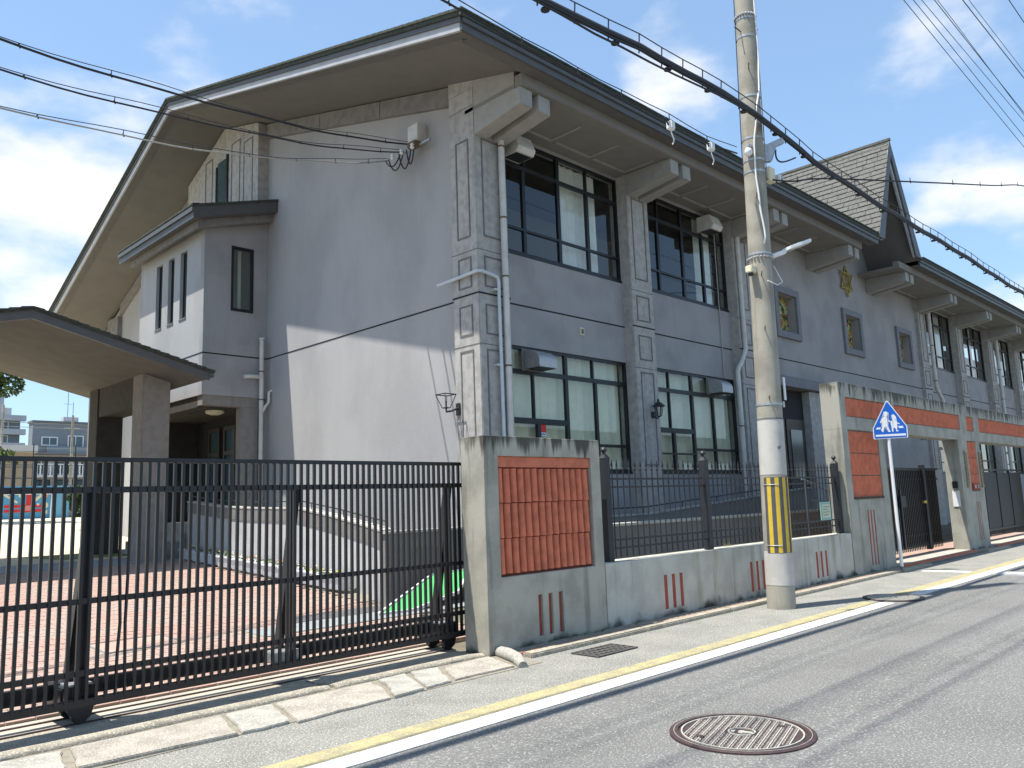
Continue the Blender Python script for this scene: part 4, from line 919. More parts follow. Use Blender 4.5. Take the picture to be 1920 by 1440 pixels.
# ---------------------------------------------------------------- facade fittings
grpP = 'rain pipes on the street front'
t = pipe_thing('rain_pipe', 'thick cream rain pipe with rusty clamps on the corner pilaster', [(10.19, 10.20, 8.45), (10.19, 10.20, .4)], .062, M_pipe, [(10.19, 10.20, z_) for z_ in (8.15, 6.75, 5.62, 3.95, 2.25)], grpP)
t = pipe_thing('conduit_pipe', 'thin pale blue pipe wrapping round the corner pilaster beside the thick rain pipe', [(9.53, 11.35, 5.60), (9.53, 11.0, 5.61), (9.53, 10.24, 5.64), (9.62, 10.22, 5.65), (10.00, 10.22, 5.60), (10.03, 10.22, 5.52), (10.03, 10.22, 4.9), (10.04, 10.21, .5)], .032, M_pipe2)
for z_ in (5.35, 3.95, 2.28): MB().box(9.93, 10.02, 10.21, 10.30, z_, z_+.03).build('clip', M_pipe2, t)
t = pipe_thing('rain_pipe', 'grey rain pipe with a double bend behind the utility pole', [(18.98, 10.24, 8.3), (18.98, 10.24, 5.4), (18.95, 10.22, 5.25), (18.62, 10.20, 4.82), (18.50, 10.20, 4.74), (18.42, 10.20, 4.6), (18.42, 10.20, .8)], .06, M_pipe, [(18.42, 10.20, 3.2)], grpP)
t = pipe_thing('rain_pipe', 'cream rain pipe that kinks to the right just above the portal wall', [(33.62, 10.2, 8.4), (33.62, 10.2, 5.5), (33.7, 10.2, 5.3), (34.2, 10.2, 4.9), (34.2, 10.2, 1)], .075, M_pipe, [(33.62, 10.2, 7.0), (33.62, 10.2, 5.6)], grpP)
t = pipe_thing('rain_pipe', 'cream rain pipe farthest right along the facade', [(42.9, 10.2, 8.4), (42.9, 10.2, 1)], .08, M_pipe, [(42.9, 10.2, 6.9), (42.9, 10.2, 5.5), (42.9, 10.2, 3.3)], grpP)
t = pipe_thing('wall_cable', 'thin pale cable running down beside the second window', [(18.30, 10.52, 8.6), (18.30, 10.52, 4.5)], .012, M_cabgrey)
def hood(x, z, label, w=.50, h=.36):
    t = thing('vent_hood', label, 'vent', (x, 10.45, z), 'metal vent hoods on the windows'); m = MB(); n = 8; vs = []
    P = [(10.56, z+h)]+[(10.56-.40*math.sin(a*math.pi/2/n), z+h-.22+.22*math.cos(a*math.pi/2/n)) for a in range(1, n+1)]+[(10.16, z), (10.56, z)]
    m.prism([(x, a, b) for a, b in P], (w, 0, 0)).build('hood', M_galv, t, bevel=.004); MB().box(x-.06, x+w+.06, 10.562, 10.575, z-.03, z+h+.04).build('backplate', M_groove, t)
    MB().box(x+.03, x+w-.03, 10.19, 10.5, z-.012, z-.001).build('grille', M_iron, t); return t
hood(10.98, 4.03, 'curved metal vent hood at the top of the lower window nearest the corner')
hood(17.55, 4.02, 'curved metal vent hood at the top of the second lower window')
def hood2(x, z, label):
    t = thing('vent_hood', label, 'vent', (x, 10.4, z), 'metal vent hoods on the windows')
    m = MB(); m.prism([(x, 10.56, z), (x, 10.56, z+.38), (x, 10.2, z+.38), (x, 10.08, z+.1), (x, 10.14, z)], (.48, 0, 0)); m.build('hood', M_pipe, t, bevel=.006); MB().box(x+.04, x+.44, 10.18, 10.5, z-.014, z-.001).build('grille', M_iron, t)
hood2(10.55, 8.18, 'square grey vent box under the eave at the upper window nearest the corner'); hood2(17.55, 8.2, 'square grey vent box under the eave at the second upper window')
t = thing('wall_lantern', 'black glazed wall lantern on the second pilaster', 'lantern', (14.75, 10.1, 3.3))
def lantern(t, x, y, z, face=(0, -1)):
    MB().tube([(x-face[0]*.16, y-face[1]*.16, z-.12), (x-face[0]*.05, y-face[1]*.05, z-.2), (x, y, z-.16)], .014, 6).build('arm', M_iron, t)
    MB().lathe((x-face[0]*.17, y-face[1]*.17, z-.18), [(.05, 0), (.05, .14)], 8).build('wall_plate', M_iron, t)
    l = MB(); 
    for k in range(6):
        a = k*math.pi/3; l.bar((x+.055*math.cos(a), y+.055*math.sin(a), z-.15), (x+.10*math.cos(a), y+.10*math.sin(a), z+.06), .014)
    l.lathe((x, y, z-.17), [(.03, 0), (.06, .02)], 6); l.build('cage', M_iron, t)
    MB().lathe((x, y, z-.148), [(.05, 0), (.095, .2)], 6).build('glazing', M_glass, t)
    MB().lathe((x, y, z+.06), [(.15, 0), (.13, .02), (.06, .09), (.03, .10), (.03, .13), (.012, .17)], 6).build('cap', M_iron, t)
lantern(t, 14.72, 10.12, 3.42)
t = thing('lamp_bracket', 'empty black lantern frame without glass on the gable side of the corner pilaster', 'lantern', (9.4, 11, 3.3))
zc = 3.22; yc = 10.92; xc = 9.30
m = MB(); B4 = [(-.05, -.05), (.05, -.05), (.05, .05), (-.05, .05)]; 
for i, (a, b) in enumerate(B4):
    c_, d_ = B4[(i+1) % 4]
    m.bar((xc+a, yc+b, zc), (xc+a*2.6, yc+b*2.6, zc+.24), .013); m.bar((xc+a*2.6, yc+b*2.6, zc+.24), (xc+c_*2.6, yc+d_*2.6, zc+.24), .016); m.bar((xc+a, yc+b, zc), (xc+c_, yc+d_, zc), .013)
m.build('cage', M_iron, t); MB().tube([(xc, yc, zc+.0), (xc, yc, zc+.12)], .015, 6).build('lamp_holder', M_iron, t)
MB().tube([(xc, yc, zc), (xc, yc, zc-.07), (xc+.12, yc, zc-.05), (xc+.3, yc, zc+.02)], .018, 6).build('arm', M_iron, t); MB().box(9.57, 9.599, yc-.05, yc+.05, zc-.12, zc+.1).build('wall_plate', M_iron, t)
for (x, lb) in ((26.6, 'dark lantern seen through the portal opening just right of the road sign'), (31.6, 'dark lantern seen through the portal opening near the second pier')):
    t = thing('wall_lantern', lb, 'lantern', (x, 10.2, 3.2)); lantern(t, x, 10.1, 3.45)
t = thing('wall_plaque', 'tiny pale bracket plate on the blank wall above the first lower window', 'plate', (12.75, 10.54, 5.0))
MB().box(12.66, 12.78, 10.52, 10.549, 4.90, 5.06).build('plate', M_cream, t); MB().box(12.69, 12.75, 10.505, 10.519, 4.93, 5.03).build('cover', M_groove, t)
t = thing('window_sticker', 'red and white sticker inside the lower window nearest the corner', 'sticker', (11.45, 10.6, 2.9))
MB().box(11.38, 11.56, 10.595, 10.599, 2.83, 2.99).build('red_field', M_red, t); MB().box(11.38, 11.56, 10.595, 10.599, 2.765, 2.829).build('white_field', M_white, t)
m = MB()
for k in range(4): m.box(11.40+k*.038, 11.43+k*.038, 10.592, 10.5945, 2.785, 2.812)
m.build('lettering', M_signblue, t)
# star emblem
t = thing('star_emblem', 'gilt six pointed star emblem on the wall under the cross gable', 'emblem', (26.3, 10.38, 8.38))
m = MB(); cx, cz, R_ = 26.32, 8.38, .52
for s_ in (1, -1):
    P = [Vector((cx+R_*.98*math.sin(a), 10.37-(0 if s_ > 0 else .02), cz+s_*R_*math.cos(a))) for a in (0, 2*math.pi/3, 4*math.pi/3)]
    for i in range(3): m.bar(P[i], P[(i+1) % 3], .045, .036, (0, 1, 0))
m.build('star', M_gold, t)
m = MB(); n = 28
for i in range(n):
    a, b = 2*math.pi*i/n, 2*math.pi*(i+1)/n; m.bar((cx+.24*math.sin(a), 10.36, cz+.24*math.cos(a)), (cx+.24*math.sin(b), 10.36, cz+.24*math.cos(b)), .018, .03, (0, 1, 0))
m.build('ring', M_gold, t)
m = MB()
for (ax, az, bx, bzz) in ((-.14, .10, .0, .14), (-.12, .04, -.02, .06), (-.10, .14, -.10, -.02), (-.16, -.02, .0, .0), (.04, .14, .15, .14), (.04, .02, .15, .02), (.04, .14, .04, .02), (.15, .14, .15, .02), (.04, .08, .15, .08), (-.08, -.06, -.08, -.2), (.0, -.05, .0, -.22), (.08, -.06, .08, -.2), (-.08, -.06, .08, -.06), (-.08, -.13, .08, -.13), (-.08, -.2, .08, -.2)):
    m.bar((cx+ax, 10.35, cz+az), (cx+bx, 10.35, cz+bzz), .014, .025, (0, 1, 0))
m.build('monogram', M_gold, t)
# service box and cables at the gable
t = thing('service_box', 'grey steel service box with insulators under the rake on the gable wall', 'utility box', (9.6, 12, 8.9))
MB().box(9.50, 9.748, 11.84, 12.16, 8.70, 9.06).build('box', M_pipe, t, bevel=.01); MB().box(9.56, 9.60, 11.55, 12.6, 8.60, 8.64).build('mounting_bar', M_galv, t)
MB().box(9.46, 9.60, 11.88, 12.12, 8.58, 8.695).build('terminal', M_rust, t)
for y in (11.95, 12.3, 12.6): MB().lathe((9.45, y, 8.52), [(.03, 0), (.045, .03), (.03, .06), (.045, .09), (.02, .12)], 10).build('insulator', M_white, t, smooth=True)
def cat(a, b, mid, n=40, wob=0, seed=1):
    """parabola-like curve through a, mid and b, with small handling kinks"""
    a, b, mid = Vector(a), Vector(b), Vector(mid); rd = random.Random(seed); ph = rd.uniform(0, 6)
    tm = (mid-a).length/((mid-a).length+(b-mid).length); pts = []
    c_ = (mid-a*(1-tm)-b*tm)/(tm*(1-tm))/1.0
    for i in range(n+1):
        t = i/n; p = a*(1-t)+b*t+c_*(t*(1-t)); p = Vector(p)
        p.z += wob*(math.sin(t*31+ph)+.6*math.sin(t*67+ph*2)); pts.append(p)
    return pts
def cable(name, label, cat_, pts, r, mt=M_cable, group=None, n=6, hangers=None, mess=None, hr=.01):
    t = thing(name, label, cat_, pts[0], group); MB().tube(pts, r, n).build('cable', mt, t, smooth=True)
    if mess: MB().tube(mess, .006, 5).build('messenger_wire', M_cable, t)
    if hangers:
        m = MB()
        for i in hangers: m.bar(pts[i]-Vector((0, 0, r)), (mess[i] if mess else pts[i]+Vector((0, 0, .07))), .009); m.bar(pts[i]+Vector((.01, 0, -r-.01)), pts[i]+Vector((-.01, 0, r+.01)), .012)
        m.build('hanger', M_iron, t, kind='stuff')
    return t
def mid_(v, x, z): return (x, v, z)
G_l = 'service drops from the left to the gable box'
drops = [((9.55, 12.2, 8.72), (2.06, 10.1, 6.98), (-13, 6.9, 8.0), .017, 'upper of the three service cables running left from the gable box'),
         ((9.55, 12.4, 8.62), (2.06, 10.1, 6.61), (-13, 6.9, 7.6), .013, 'middle of the three service cables running left from the gable box'),
         ((9.55, 12.9, 8.62), (2.08, 10.1, 6.14), (-13, 6.9, 7.0), .011, 'lowest of the three service cables running left from the gable box')]
for i, (a, md, b, r, lb) in enumerate(drops):
    pts = cat(a, b, md, 60, .012, i+3); ms = [p+Vector((0, 0, .05+.03*math.sin(k*.5))) for k, p in enumerate(pts)]
    cable('service_cable', lb, 'cable', pts, r, M_cable if i < 2 else M_cabgrey, None, 6, list(range(2, 58, 3)), ms)
    o_ = bpy.data.objects['service_cable' if i == 0 else 'service_cable.%03d' % i]; o_['group'] = G_l
m = thing('drip_loops', 'black drip loops of cable hanging below the gable service box', 'cable', (9.4, 12, 8.4))
for (y0_, y1_, d_) in ((12.2, 11.95, .34), (12.45, 12.05, .38), (12.8, 12.3, .32), (12.9, 12.4, .2)):
    pts = [Vector((9.5, y0_+(y1_-y0_)*t/12, 8.6-d_*math.sin(math.pi*t/12)**.8)) for t in range(13)]; MB().tube(pts, .014, 6).build('loop', M_cable, m, smooth=True)
# ---------------------------------------------------------------- utility pole
P0 = Vector((10.25, 5.30, 0)); PT = Vector((10.72, 5.30, 11.5))
def pp(z): return P0.lerp(PT, z/11.5)
def pr(z): return .185-.0055*z
up_ = thing('utility_pole', 'tall concrete utility pole with white wraps and a yellow striped band at its foot', 'utility pole', tuple(P0))
def psec(z0, z1, dr, mt, nm, n=32, k=8):
    pts = [pp(z0+(z1-z0)*i/k) for i in range(k+1)]; return MB().tube(pts, [pr(z0+(z1-z0)*i/k)+dr for i in range(k+1)], n).build(nm, mt, up_, smooth=True)
psec(-.05, 11.5, 0, M_polec, 'shaft', 32, 20); psec(.30, .74, .003, M_polew, 'lower_wrap'); psec(1.75, 2.50, .003, M_polew, 'upper_wrap'); psec(2.50, 2.52, .006, M_groove, 'wrap_edge')
bnd = psec(.74, 1.74, .002, M_polec, 'striped_band')
# vertical reflective stripes, wound round the road-facing side
def stripe(a0, a1, z0, z1, mt, dr, nm):
    m = MB(); vs = []; k = max(4, int((a1-a0)/6))
    for i in range(k+1):
        a = math.radians(a0+(a1-a0)*i/k)
        for z in (z0, z1): c_ = pp(z); r = pr(z)+dr; vs.append((c_.x+r*math.cos(a), c_.y+r*math.sin(a), z))
    m.add(vs, [(2*i, 2*i+2, 2*i+3, 2*i+1) for i in range(k)]); m.build(nm, mt, bnd)
stripe(-198, -58, .72, 1.72, M_wrapd, .004, 'dark_backing')
for i, a in enumerate((-184, -150, -116, -82)): stripe(a, a+17, .725, 1.715, M_yellow, .0055, 'yellow_stripe')
for z in (1.62, .82):
    m = MB(); c_ = pp(z); n = 30
    pts = [(c_.x+(pr(z)+.008)*math.cos(a), c_.y+(pr(z)+.008)*math.sin(a), z+.0) for a in [math.radians(-200+i*60/10) for i in range(12)]]; m.tube(pts, .006, 5).build('band_strap', M_galv, up_)
def ring(z, mt=M_galv, h=.03, tilt=0, nm='steel_band', dr=.006):
    c_ = pp(z); MB().lathe((c_.x, c_.y, z), [(pr(z)+dr, 0), (pr(z)+dr, h)], 28).build(nm, mt, up_)
for z in (8.55, 8.25, 7.28, 6.62, 6.28, 6.10, 4.86, 2.70): ring(z)
for z in (8.6, 4.80):                                                  # perforated strap / chain
    m = MB(); c_ = pp(z)
    for i in range(22):
        a = i*2*math.pi/22; m.lathe((c_.x+(pr(z)+.012)*math.cos(a), c_.y+(pr(z)+.012)*math.sin(a), z), [(.016, 0), (.020, .015), (.016, .03)], 6)
    m.build('chain_strap', M_galv, up_)
for i, z in enumerate((2.77, 3.74, 4.52, 5.68, 7.69, 8.33, 8.49, 4.1)):      # step bolts
    a = math.radians((-150, -150, -150, -150, -150, 175, -10, 10)[i]); c_ = pp(z); d_ = Vector((math.cos(a), math.sin(a), .12))
    MB().tube([c_+d_*(pr(z)-.02), c_+d_*(pr(z)+.15)], .009, 6).add(*[[], []]).build('step_bolt', M_rust if i != 5 else M_iron, up_)
c_ = pp(2.12); MB().tube([c_+Vector((-.09, -.15, 0)), c_+Vector((-.10, -.165, 0))], .022, 12).build('grey_plug', M_groove, up_)
# cable conduit snaking down the pole
def pa(z, a, d): c_ = pp(z); return (c_.x+(pr(z)+d)*math.cos(math.radians(a)), c_.y+(pr(z)+d)*math.sin(math.radians(a)), z)
ak = [(9.7, -92), (9.0, -88), (8.0, -80), (7.5, -95), (6.95, -128), (6.5, -146), (6.1, -148), (5.6, -138), (5.1, -122), (4.98, -130)]
cpts = []
for k in range(48):
    z = 9.7-k*.1
    for (za, aa), (zb, ab) in zip(ak, ak[1:]):
        if zb <= z <= za+1e-6: t_ = (za-z)/(za-zb); cpts.append(pa(z, aa+(ab-aa)*t_*t_*(3-2*t_), .02)); break
MB().tube(cpts, .013, 8).build('conduit', M_white, up_, smooth=True)
MB().tube([pa(9.6-.3*k, -236, .012) for k in range(12)], .007, 5).build('thin_conduit', M_cable, up_)
MB().tube([pa(9.6-.3*k, -66, .014) for k in range(13)], .008, 5).build('thin_conduit', M_cabgrey, up_)
# street lamp: slim white head tilted up to the right
t = thing('street_lamp', 'slim white street lamp head strapped to the utility pole', 'street lamp', (10.6, 5.1, 4.9))
a = pp(4.84)+Vector((.15, -.10, .02)); b = a+Vector((.50, -.36, .22)); d_ = (b-a).normalized(); sd_ = d_.cross(Vector((0, 0, 1))).normalized()
MB().bar(a, a.lerp(b, .35), .09, .06).build('arm', M_white, t, bevel=.008)
q0 = a.lerp(b, .30); MB().prism([q0-sd_*.035, a.lerp(b, .42)-sd_*.10, b-sd_*.10-d_*.05, b-sd_*.05, b+sd_*.05, b+sd_*.10-d_*.05, a.lerp(b, .42)+sd_*.10, q0+sd_*.035], (0, 0, .05)).build('head', M_white, t, bevel=.006)
MB().prism([a.lerp(b, .45)-sd_*.06-Vector((0, 0, .006)), b-sd_*.06-d_*.06-Vector((0, 0, .006)), b+sd_*.06-d_*.06-Vector((0, 0, .006)), a.lerp(b, .45)+sd_*.06-Vector((0, 0, .006))], (0, 0, .005)).build('lens', M_lens, t)
MB().tube([pp(4.72)+Vector((.16, -.12, 0)), pp(4.5)+Vector((.24, -.2, -.02)), pp(4.42)+Vector((.12, -.18, 0)), pp(4.45)+Vector((-.1, -.15, 0))], .008, 6).build('lamp_cable', M_white, t, smooth=True)
t = thing('light_sensor', 'small cream sensor box strapped to the left of the utility pole below the lamp', 'sensor', (10.2, 5.4, 4.6))
c_ = pp(4.62); MB().box(c_.x-.30, c_.x-.15, c_.y-.02, c_.y+.08, 4.58, 4.68).build('housing', M_cream, t, bevel=.01); MB().lathe((c_.x-.24, c_.y+.03, 4.54), [(.03, 0), (.04, .04)], 10).build('eye', M_iron, t)
t = thing('pole_bracket', 'galvanised steel arm bracket carrying the thick cable bundle on the pole', 'bracket', (10.7, 5.1, 6.5))
c_ = pp(6.55); MB().bar(c_+Vector((.12, -.08, -.05)), c_+Vector((.42, -.26, .12)), .07, .09).build('arm', M_galv, t, bevel=.006)
MB().prism([c_+Vector((.10, -.10, -.24)), c_+Vector((.22, -.17, -.22)), c_+Vector((.30, -.22, .02)), c_+Vector((.10, -.10, .04))], (.04, .06, 0)).build('gusset', M_galv, t)
MB().tube([c_+Vector((.30-.12*math.sin(a_*math.pi)+.42*a_**2, -.2-.1*a_, -.04-.20*math.sin(a_*math.pi*.95))) for a_ in [q_/12 for q_ in range(13)]], .012, 8).build('slack_loop', M_cable, t, smooth=True)
t = thing('pole_box', 'pale junction box strapped to the right side of the pole above the eaves', 'junction box', (10.6, 5.15, 6.1))
c_ = pp(6.08); MB().box(c_.x+.08, c_.x+.24, c_.y-.20, c_.y-.10, 5.98, 6.2).build('box', M_cream, t, bevel=.008); MB().lathe((c_.x+.36, c_.y-.2, 6.03), [(.03, 0), (.05, .03), (.05, .07), (.03, .1)], 12).build('insulator', M_white, t, smooth=True); MB().tube([(c_.x+.2, c_.y-.16, 6.08), (c_.x+.36, c_.y-.2, 6.08)], .02, 8).build('pin', M_galv, t)
t = thing('pole_insulator', 'white insulator on a steel pin at the left of the pole near the cable bundle', 'insulator', (10.3, 5.3, 6.3))
c_ = pp(6.35); MB().lathe((c_.x-.2, c_.y-.03, 6.33), [(.03, 0), (.055, .03), (.055, .08), (.035, .12)], 12).build('bell', M_white, t, smooth=True); MB().box(c_.x-.24, c_.x-.08, c_.y-.06, c_.y-.03, 6.46, 6.50).build('strap', M_galv, t)
t = thing('pole_plate', 'narrow white sign plate on the right side of the utility pole', 'plate', (10.6, 5.2, 2.95))
c_ = pp(2.95); MB().box(c_.x+.155, c_.x+.20, c_.y-.16, c_.y-.145, 2.78, 3.10).build('plate', M_white, t); MB().box(c_.x+.12, c_.x+.17, c_.y-.143, c_.y-.12, 2.68, 2.76).build('holder', M_galv, t)
# cables along the street
def zline(x, ctl):
    for (a, za), (b, zb) in zip(ctl, ctl[1:]):
        if a <= x <= b:
            t = (x-a)/(b-a); t = t*t*(3-2*t) if False else t; return za+(zb-za)*t
    return ctl[-1][1] if x > ctl[-1][0] else ctl[0][1]
def street_line(ctl, Y, step=.5, wob=0, jit=0, seed=1):
    x = ctl[0][0]; pts = []; rd = random.Random(seed)
    # smooth interpolation
    def cr(t, p0, p1, p2, p3): return .5*((2*p1)+(-p0+p2)*t+(2*p0-5*p1+4*p2-p3)*t*t+(-p0+3*p1-3*p2+p3)*t**3)
    for i in range(len(ctl)-1):
        p0 = ctl[max(i-1, 0)]; p1 = ctl[i]; p2 = ctl[i+1]; p3 = ctl[min(i+2, len(ctl)-1)]; n = max(2, int((p2[0]-p1[0])/step))
        for k in range(n):
            t = k/n; pts.append(Vector((p1[0]+(p2[0]-p1[0])*t, Y+rd.uniform(-jit, jit), cr(t, p0[1], p1[1], p2[1], p3[1])+wob*math.sin(i*7+k*1.3))))
    pts.append(Vector((ctl[-1][0], Y, ctl[-1][1]))); return pts
bundle = [(-25, 7.0), (-8, 6.45), (1, 6.40), (5.66, 6.58), (7.42, 6.76), (10.2, 6.84), (12, 6.66), (14.68, 6.59), (19.2, 6.6), (24.6, 6.56), (40, 6.9)]
pb = street_line(bundle, 5.05, .45, .012); 
t = thing('cable_bundle', 'thick black bundle of street cables passing the utility pole', 'cable', (10, 5.05, 6.8))
MB().tube(pb, .042, 8).build('cable', M_cable, t, smooth=True); MB().tube([p+Vector((0, .05, .045+.012*math.sin(i*.9))) for i, p in enumerate(pb)], .02, 6).build('cable', M_cabgrey, t, smooth=True)
MB().tube([p+Vector((0, -.03, -.055+.015*math.sin(i*1.7))) for i, p in enumerate(pb)], .016, 6).build('cable', M_cable, t, smooth=True)
MB().tube([p+Vector((0, 0, .17 if p.x < 24 else .14)) for p in pb], .007, 5).build('messenger_wire', M_cable, t)
m = MB()
for i, p in enumerate(pb):
    m.bar(p+Vector((0, .02, -.07)), p+Vector((0, 0, .17)), .014, .01)
    if i % 2: m.lathe((p.x+.1, p.y, p.z-.09), [(.05, 0), (.05, .02)], 8)
m.build('hanger', M_iron, t, kind='stuff')
pc_ = street_line([(-25, 6.9), (0, 6.35), (5.5, 6.49), (7.0, 6.56), (9.6, 6.75), (10.3, 6.8)], 5.0, .5, .006)
cable('street_cable', 'thin cable hanging just below the thick bundle left of the pole', 'cable', pc_, .013)
pd_ = street_line([(-25, 6.9), (0, 6.3), (4.7, 6.24), (6.2, 6.22), (7.4, 6.23), (8.4, 6.27), (9.3, 6.25), (10.1, 6.33)], 5.34, .4, .01)
cable('street_cable', 'thin cable with clips running along the roof edge to the pole', 'cable', pd_, .012, hangers=list(range(1, len(pd_)-1, 2)), mess=[p+Vector((0, 0, .10)) for p in pd_])
for (x, lb) in ((8.42, 'left of the two white cable closures on the clipped cable beside the pole'), (9.38, 'right of the two white cable closures on the clipped cable beside the pole')):
    t = thing('cable_closure', lb, 'junction box', (x, 5.34, 6.2), 'cable closures near the pole'); MB().box(x-.05, x+.055, 5.30, 5.38, 6.15, 6.27).build('housing', M_white, t, bevel=.015)
    MB().tube([(x, 5.34, 6.13), (x+.06, 5.34, 6.03), (x+.02, 5.34, 5.96)], .008, 5).build('tail', M_white, t); MB().tube([(x-.05, 5.34, 6.2), (x-.12, 5.34, 6.28)], .01, 5).build('lead', M_cable, t)
pe_ = cat((10.55, 5.2, 6.02), (70, -6, 12.5), (24, 2.5, 7.9), 60, .004)
pe_ = [Vector((10.5, 5.2, 6.02)), Vector((10.9, 4.95, 6.0)), Vector((11.6, 4.7, 6.15)), Vector((14.2, 3.98, 6.55)), Vector((17.5, 3.9, 7.35)), Vector((21.2, 4.05, 8.35)), Vector((26, 4.4, 9.3)), Vector((34, 4.6, 10.5))]
def smooth_path(P, n=8):
    o_ = []
    for i in range(len(P)-1):
        a, b, c, d = P[max(i-1, 0)], P[i], P[i+1], P[min(i+2, len(P)-1)]
        for k in range(n): t = k/n; o_.append(.5*((2*b)+(-a+c)*t+(2*a-5*b+4*c-d)*t*t+(-a+3*b-3*c+d)*t**3))
    return o_+[P[-1]]
pe_ = smooth_path(pe_)
cable('street_cable', 'clipped cable crossing in front of the cross gable to the right edge', 'cable', pe_, .013, hangers=list(range(6, 54, 4)))
G_w = 'overhead wires at the top right'
wires = [(3.50, 8.66, 8.37, 12, .011, 1.0, 'leftmost wire of the parallel set at the top right'), (3.50, 8.88, 8.62, 12.5, .011, 1.28, 'second wire from the left in the parallel set at the top right'),
         (3.52, 9.10, 9.07, 13, .010, 1.5, 'thin wire crossing the others in the parallel set at the top right'), (3.48, 9.32, 9.19, 13.5, .013, 1.12, 'thickest wire of the parallel set at the top right'),
         (3.50, 9.45, 9.13, 13.9, .010, 1.65, 'rightmost wire of the parallel set at the top right'), (3.5, 10.15, 10.25, 15.4, .017, 1.35, 'thick one of the paired wires right of the parallel set at the top right'),
         (3.45, 10.22, 10.30, 15.3, .010, 1.35, 'thin one of the paired wires right of the parallel set at the top right'), (3.5, 11.85, 11.93, 19, .018, 1.2, 'dark wire cutting the top right corner of the view')]
for i, (Y, za, zb, x0, r, k, lb) in enumerate(wires):           # k: how much farther out and higher than the nearest one
    Y *= k; za = 1.5+(za-1.5)*k; zb = 1.5+(zb-1.5)*k; x0 *= k
    sl_ = (zb-za)/(6.5*k)
    pts = [Vector((x, Y, za+(x-x0)*sl_*(1 if x > x0 else .3)+.0003*(x-x0-3)**2)) for x in range(-30, 70, 3)]
    cable('overhead_wire', lb, 'wire', pts, r*k*.5, M_cable, G_w, 5)
# ---------------------------------------------------------------- road sign
sg = thing('road_sign', 'blue pentagonal pedestrian crossing sign on a slim white pole', 'road sign', (15.62, 5.66, 0))
SGC = Vector((15.60, 5.62, 2.45)); sn = Vector((-.90, -.43, 0)).normalized(); su = Vector((.43, -.90, 0)).normalized()
MB().tube([(15.62, 5.66, -.02), (15.62, 5.66, 2.52), (15.62, 5.66, 3.0)], .030, 14).build('pole', M_white, sg, smooth=True)
MB().lathe((15.62, 5.66, -.01), [(.033, 0), (.033, .12)], 14).build('pole_foot', M_groove, sg)
def sp(a, b, d=0):
    v = (1235-.067*(a-980)-b)/1100*.69; u = (a-980)/1080*.60+.065*v/.74
    return SGC+su*u+Vector((0, 0, v))+sn*d
outl = [(870, 122), (905, 140), (1492, 870), (1522, 1190), (1500, 1212), (495, 1282), (462, 1262), (436, 960), (845, 130)]
def splate(P, d0, d1, nm, mt): return MB().prism([sp(a, b, d0) for a, b in P], sn*(d1-d0)).build(nm, mt, plate if nm != 'plate' else sg)
plate = None
plate = splate(outl, -.004, 0, 'plate', M_signwhite)
cxy = (960, 900)
inn = [(cxy[0]+(a-cxy[0])*.945, cxy[1]+(b-cxy[1])*.945) for a, b in outl]
splate(inn, .0005, .002, 'blue_field', M_signblue)
splate([(525, 1150), (1450, 1088), (1458, 1150), (530, 1205)], .0025, .004, 'crossing_bar', M_signwhite)
splate([(560, 930), (680, 923), (675, 980), (535, 990)], .0025, .004, 'crossing_bar', M_signwhite)
splate([(1225, 875), (1360, 868), (1385, 928), (1240, 938)], .0025, .004, 'crossing_bar', M_signwhite)
boy = [(755, 500), (770, 465), (815, 445), (860, 450), (885, 475), (930, 492), (895, 510), (890, 545), (860, 580), (900, 640), (925, 700), (1000, 745), (1005, 775), (905, 745), (885, 735), (890, 790), (920, 880), (945, 975), (960, 1010), (1000, 1045), (915, 1055), (905, 1010), (870, 930), (835, 880), (800, 920), (770, 985), (772, 1060), (740, 1065), (690, 1005), (715, 960), (735, 880), (735, 805), (690, 800), (660, 780), (690, 700), (730, 650), (800, 590), (770, 560)]
girl = [(1030, 620), (1050, 575), (1000, 572), (1030, 548), (1070, 525), (1110, 560), (1150, 600), (1150, 660), (1120, 690), (1110, 705), (1160, 730), (1190, 770), (1275, 800), (1255, 820), (1185, 800), (1190, 860), (1200, 915), (1180, 940), (1195, 1000), (1245, 1025), (1165, 1040), (1140, 950), (1110, 925), (1085, 940), (1065, 1000), (1075, 1050), (1045, 1050), (1025, 1010), (1030, 930), (1000, 850), (985, 790), (1000, 730), (1060, 700), (1035, 670)]
for nm, P in (('child_pictogram', boy), ('child_pictogram', girl)):
    me = bpy.data.meshes.new(nm); bm = bmesh.new(); vs = [bm.verts.new(sp(a, b, .003)-org(sg)) for a, b in P]; fc = bm.faces.new(vs); bmesh.ops.triangulate(bm, faces=[fc]); bm.to_mesh(me); bm.free(); me.materials.append(M_signwhite)
    o = bpy.data.objects.new(nm, me); C.objects.link(o); o.parent = plate
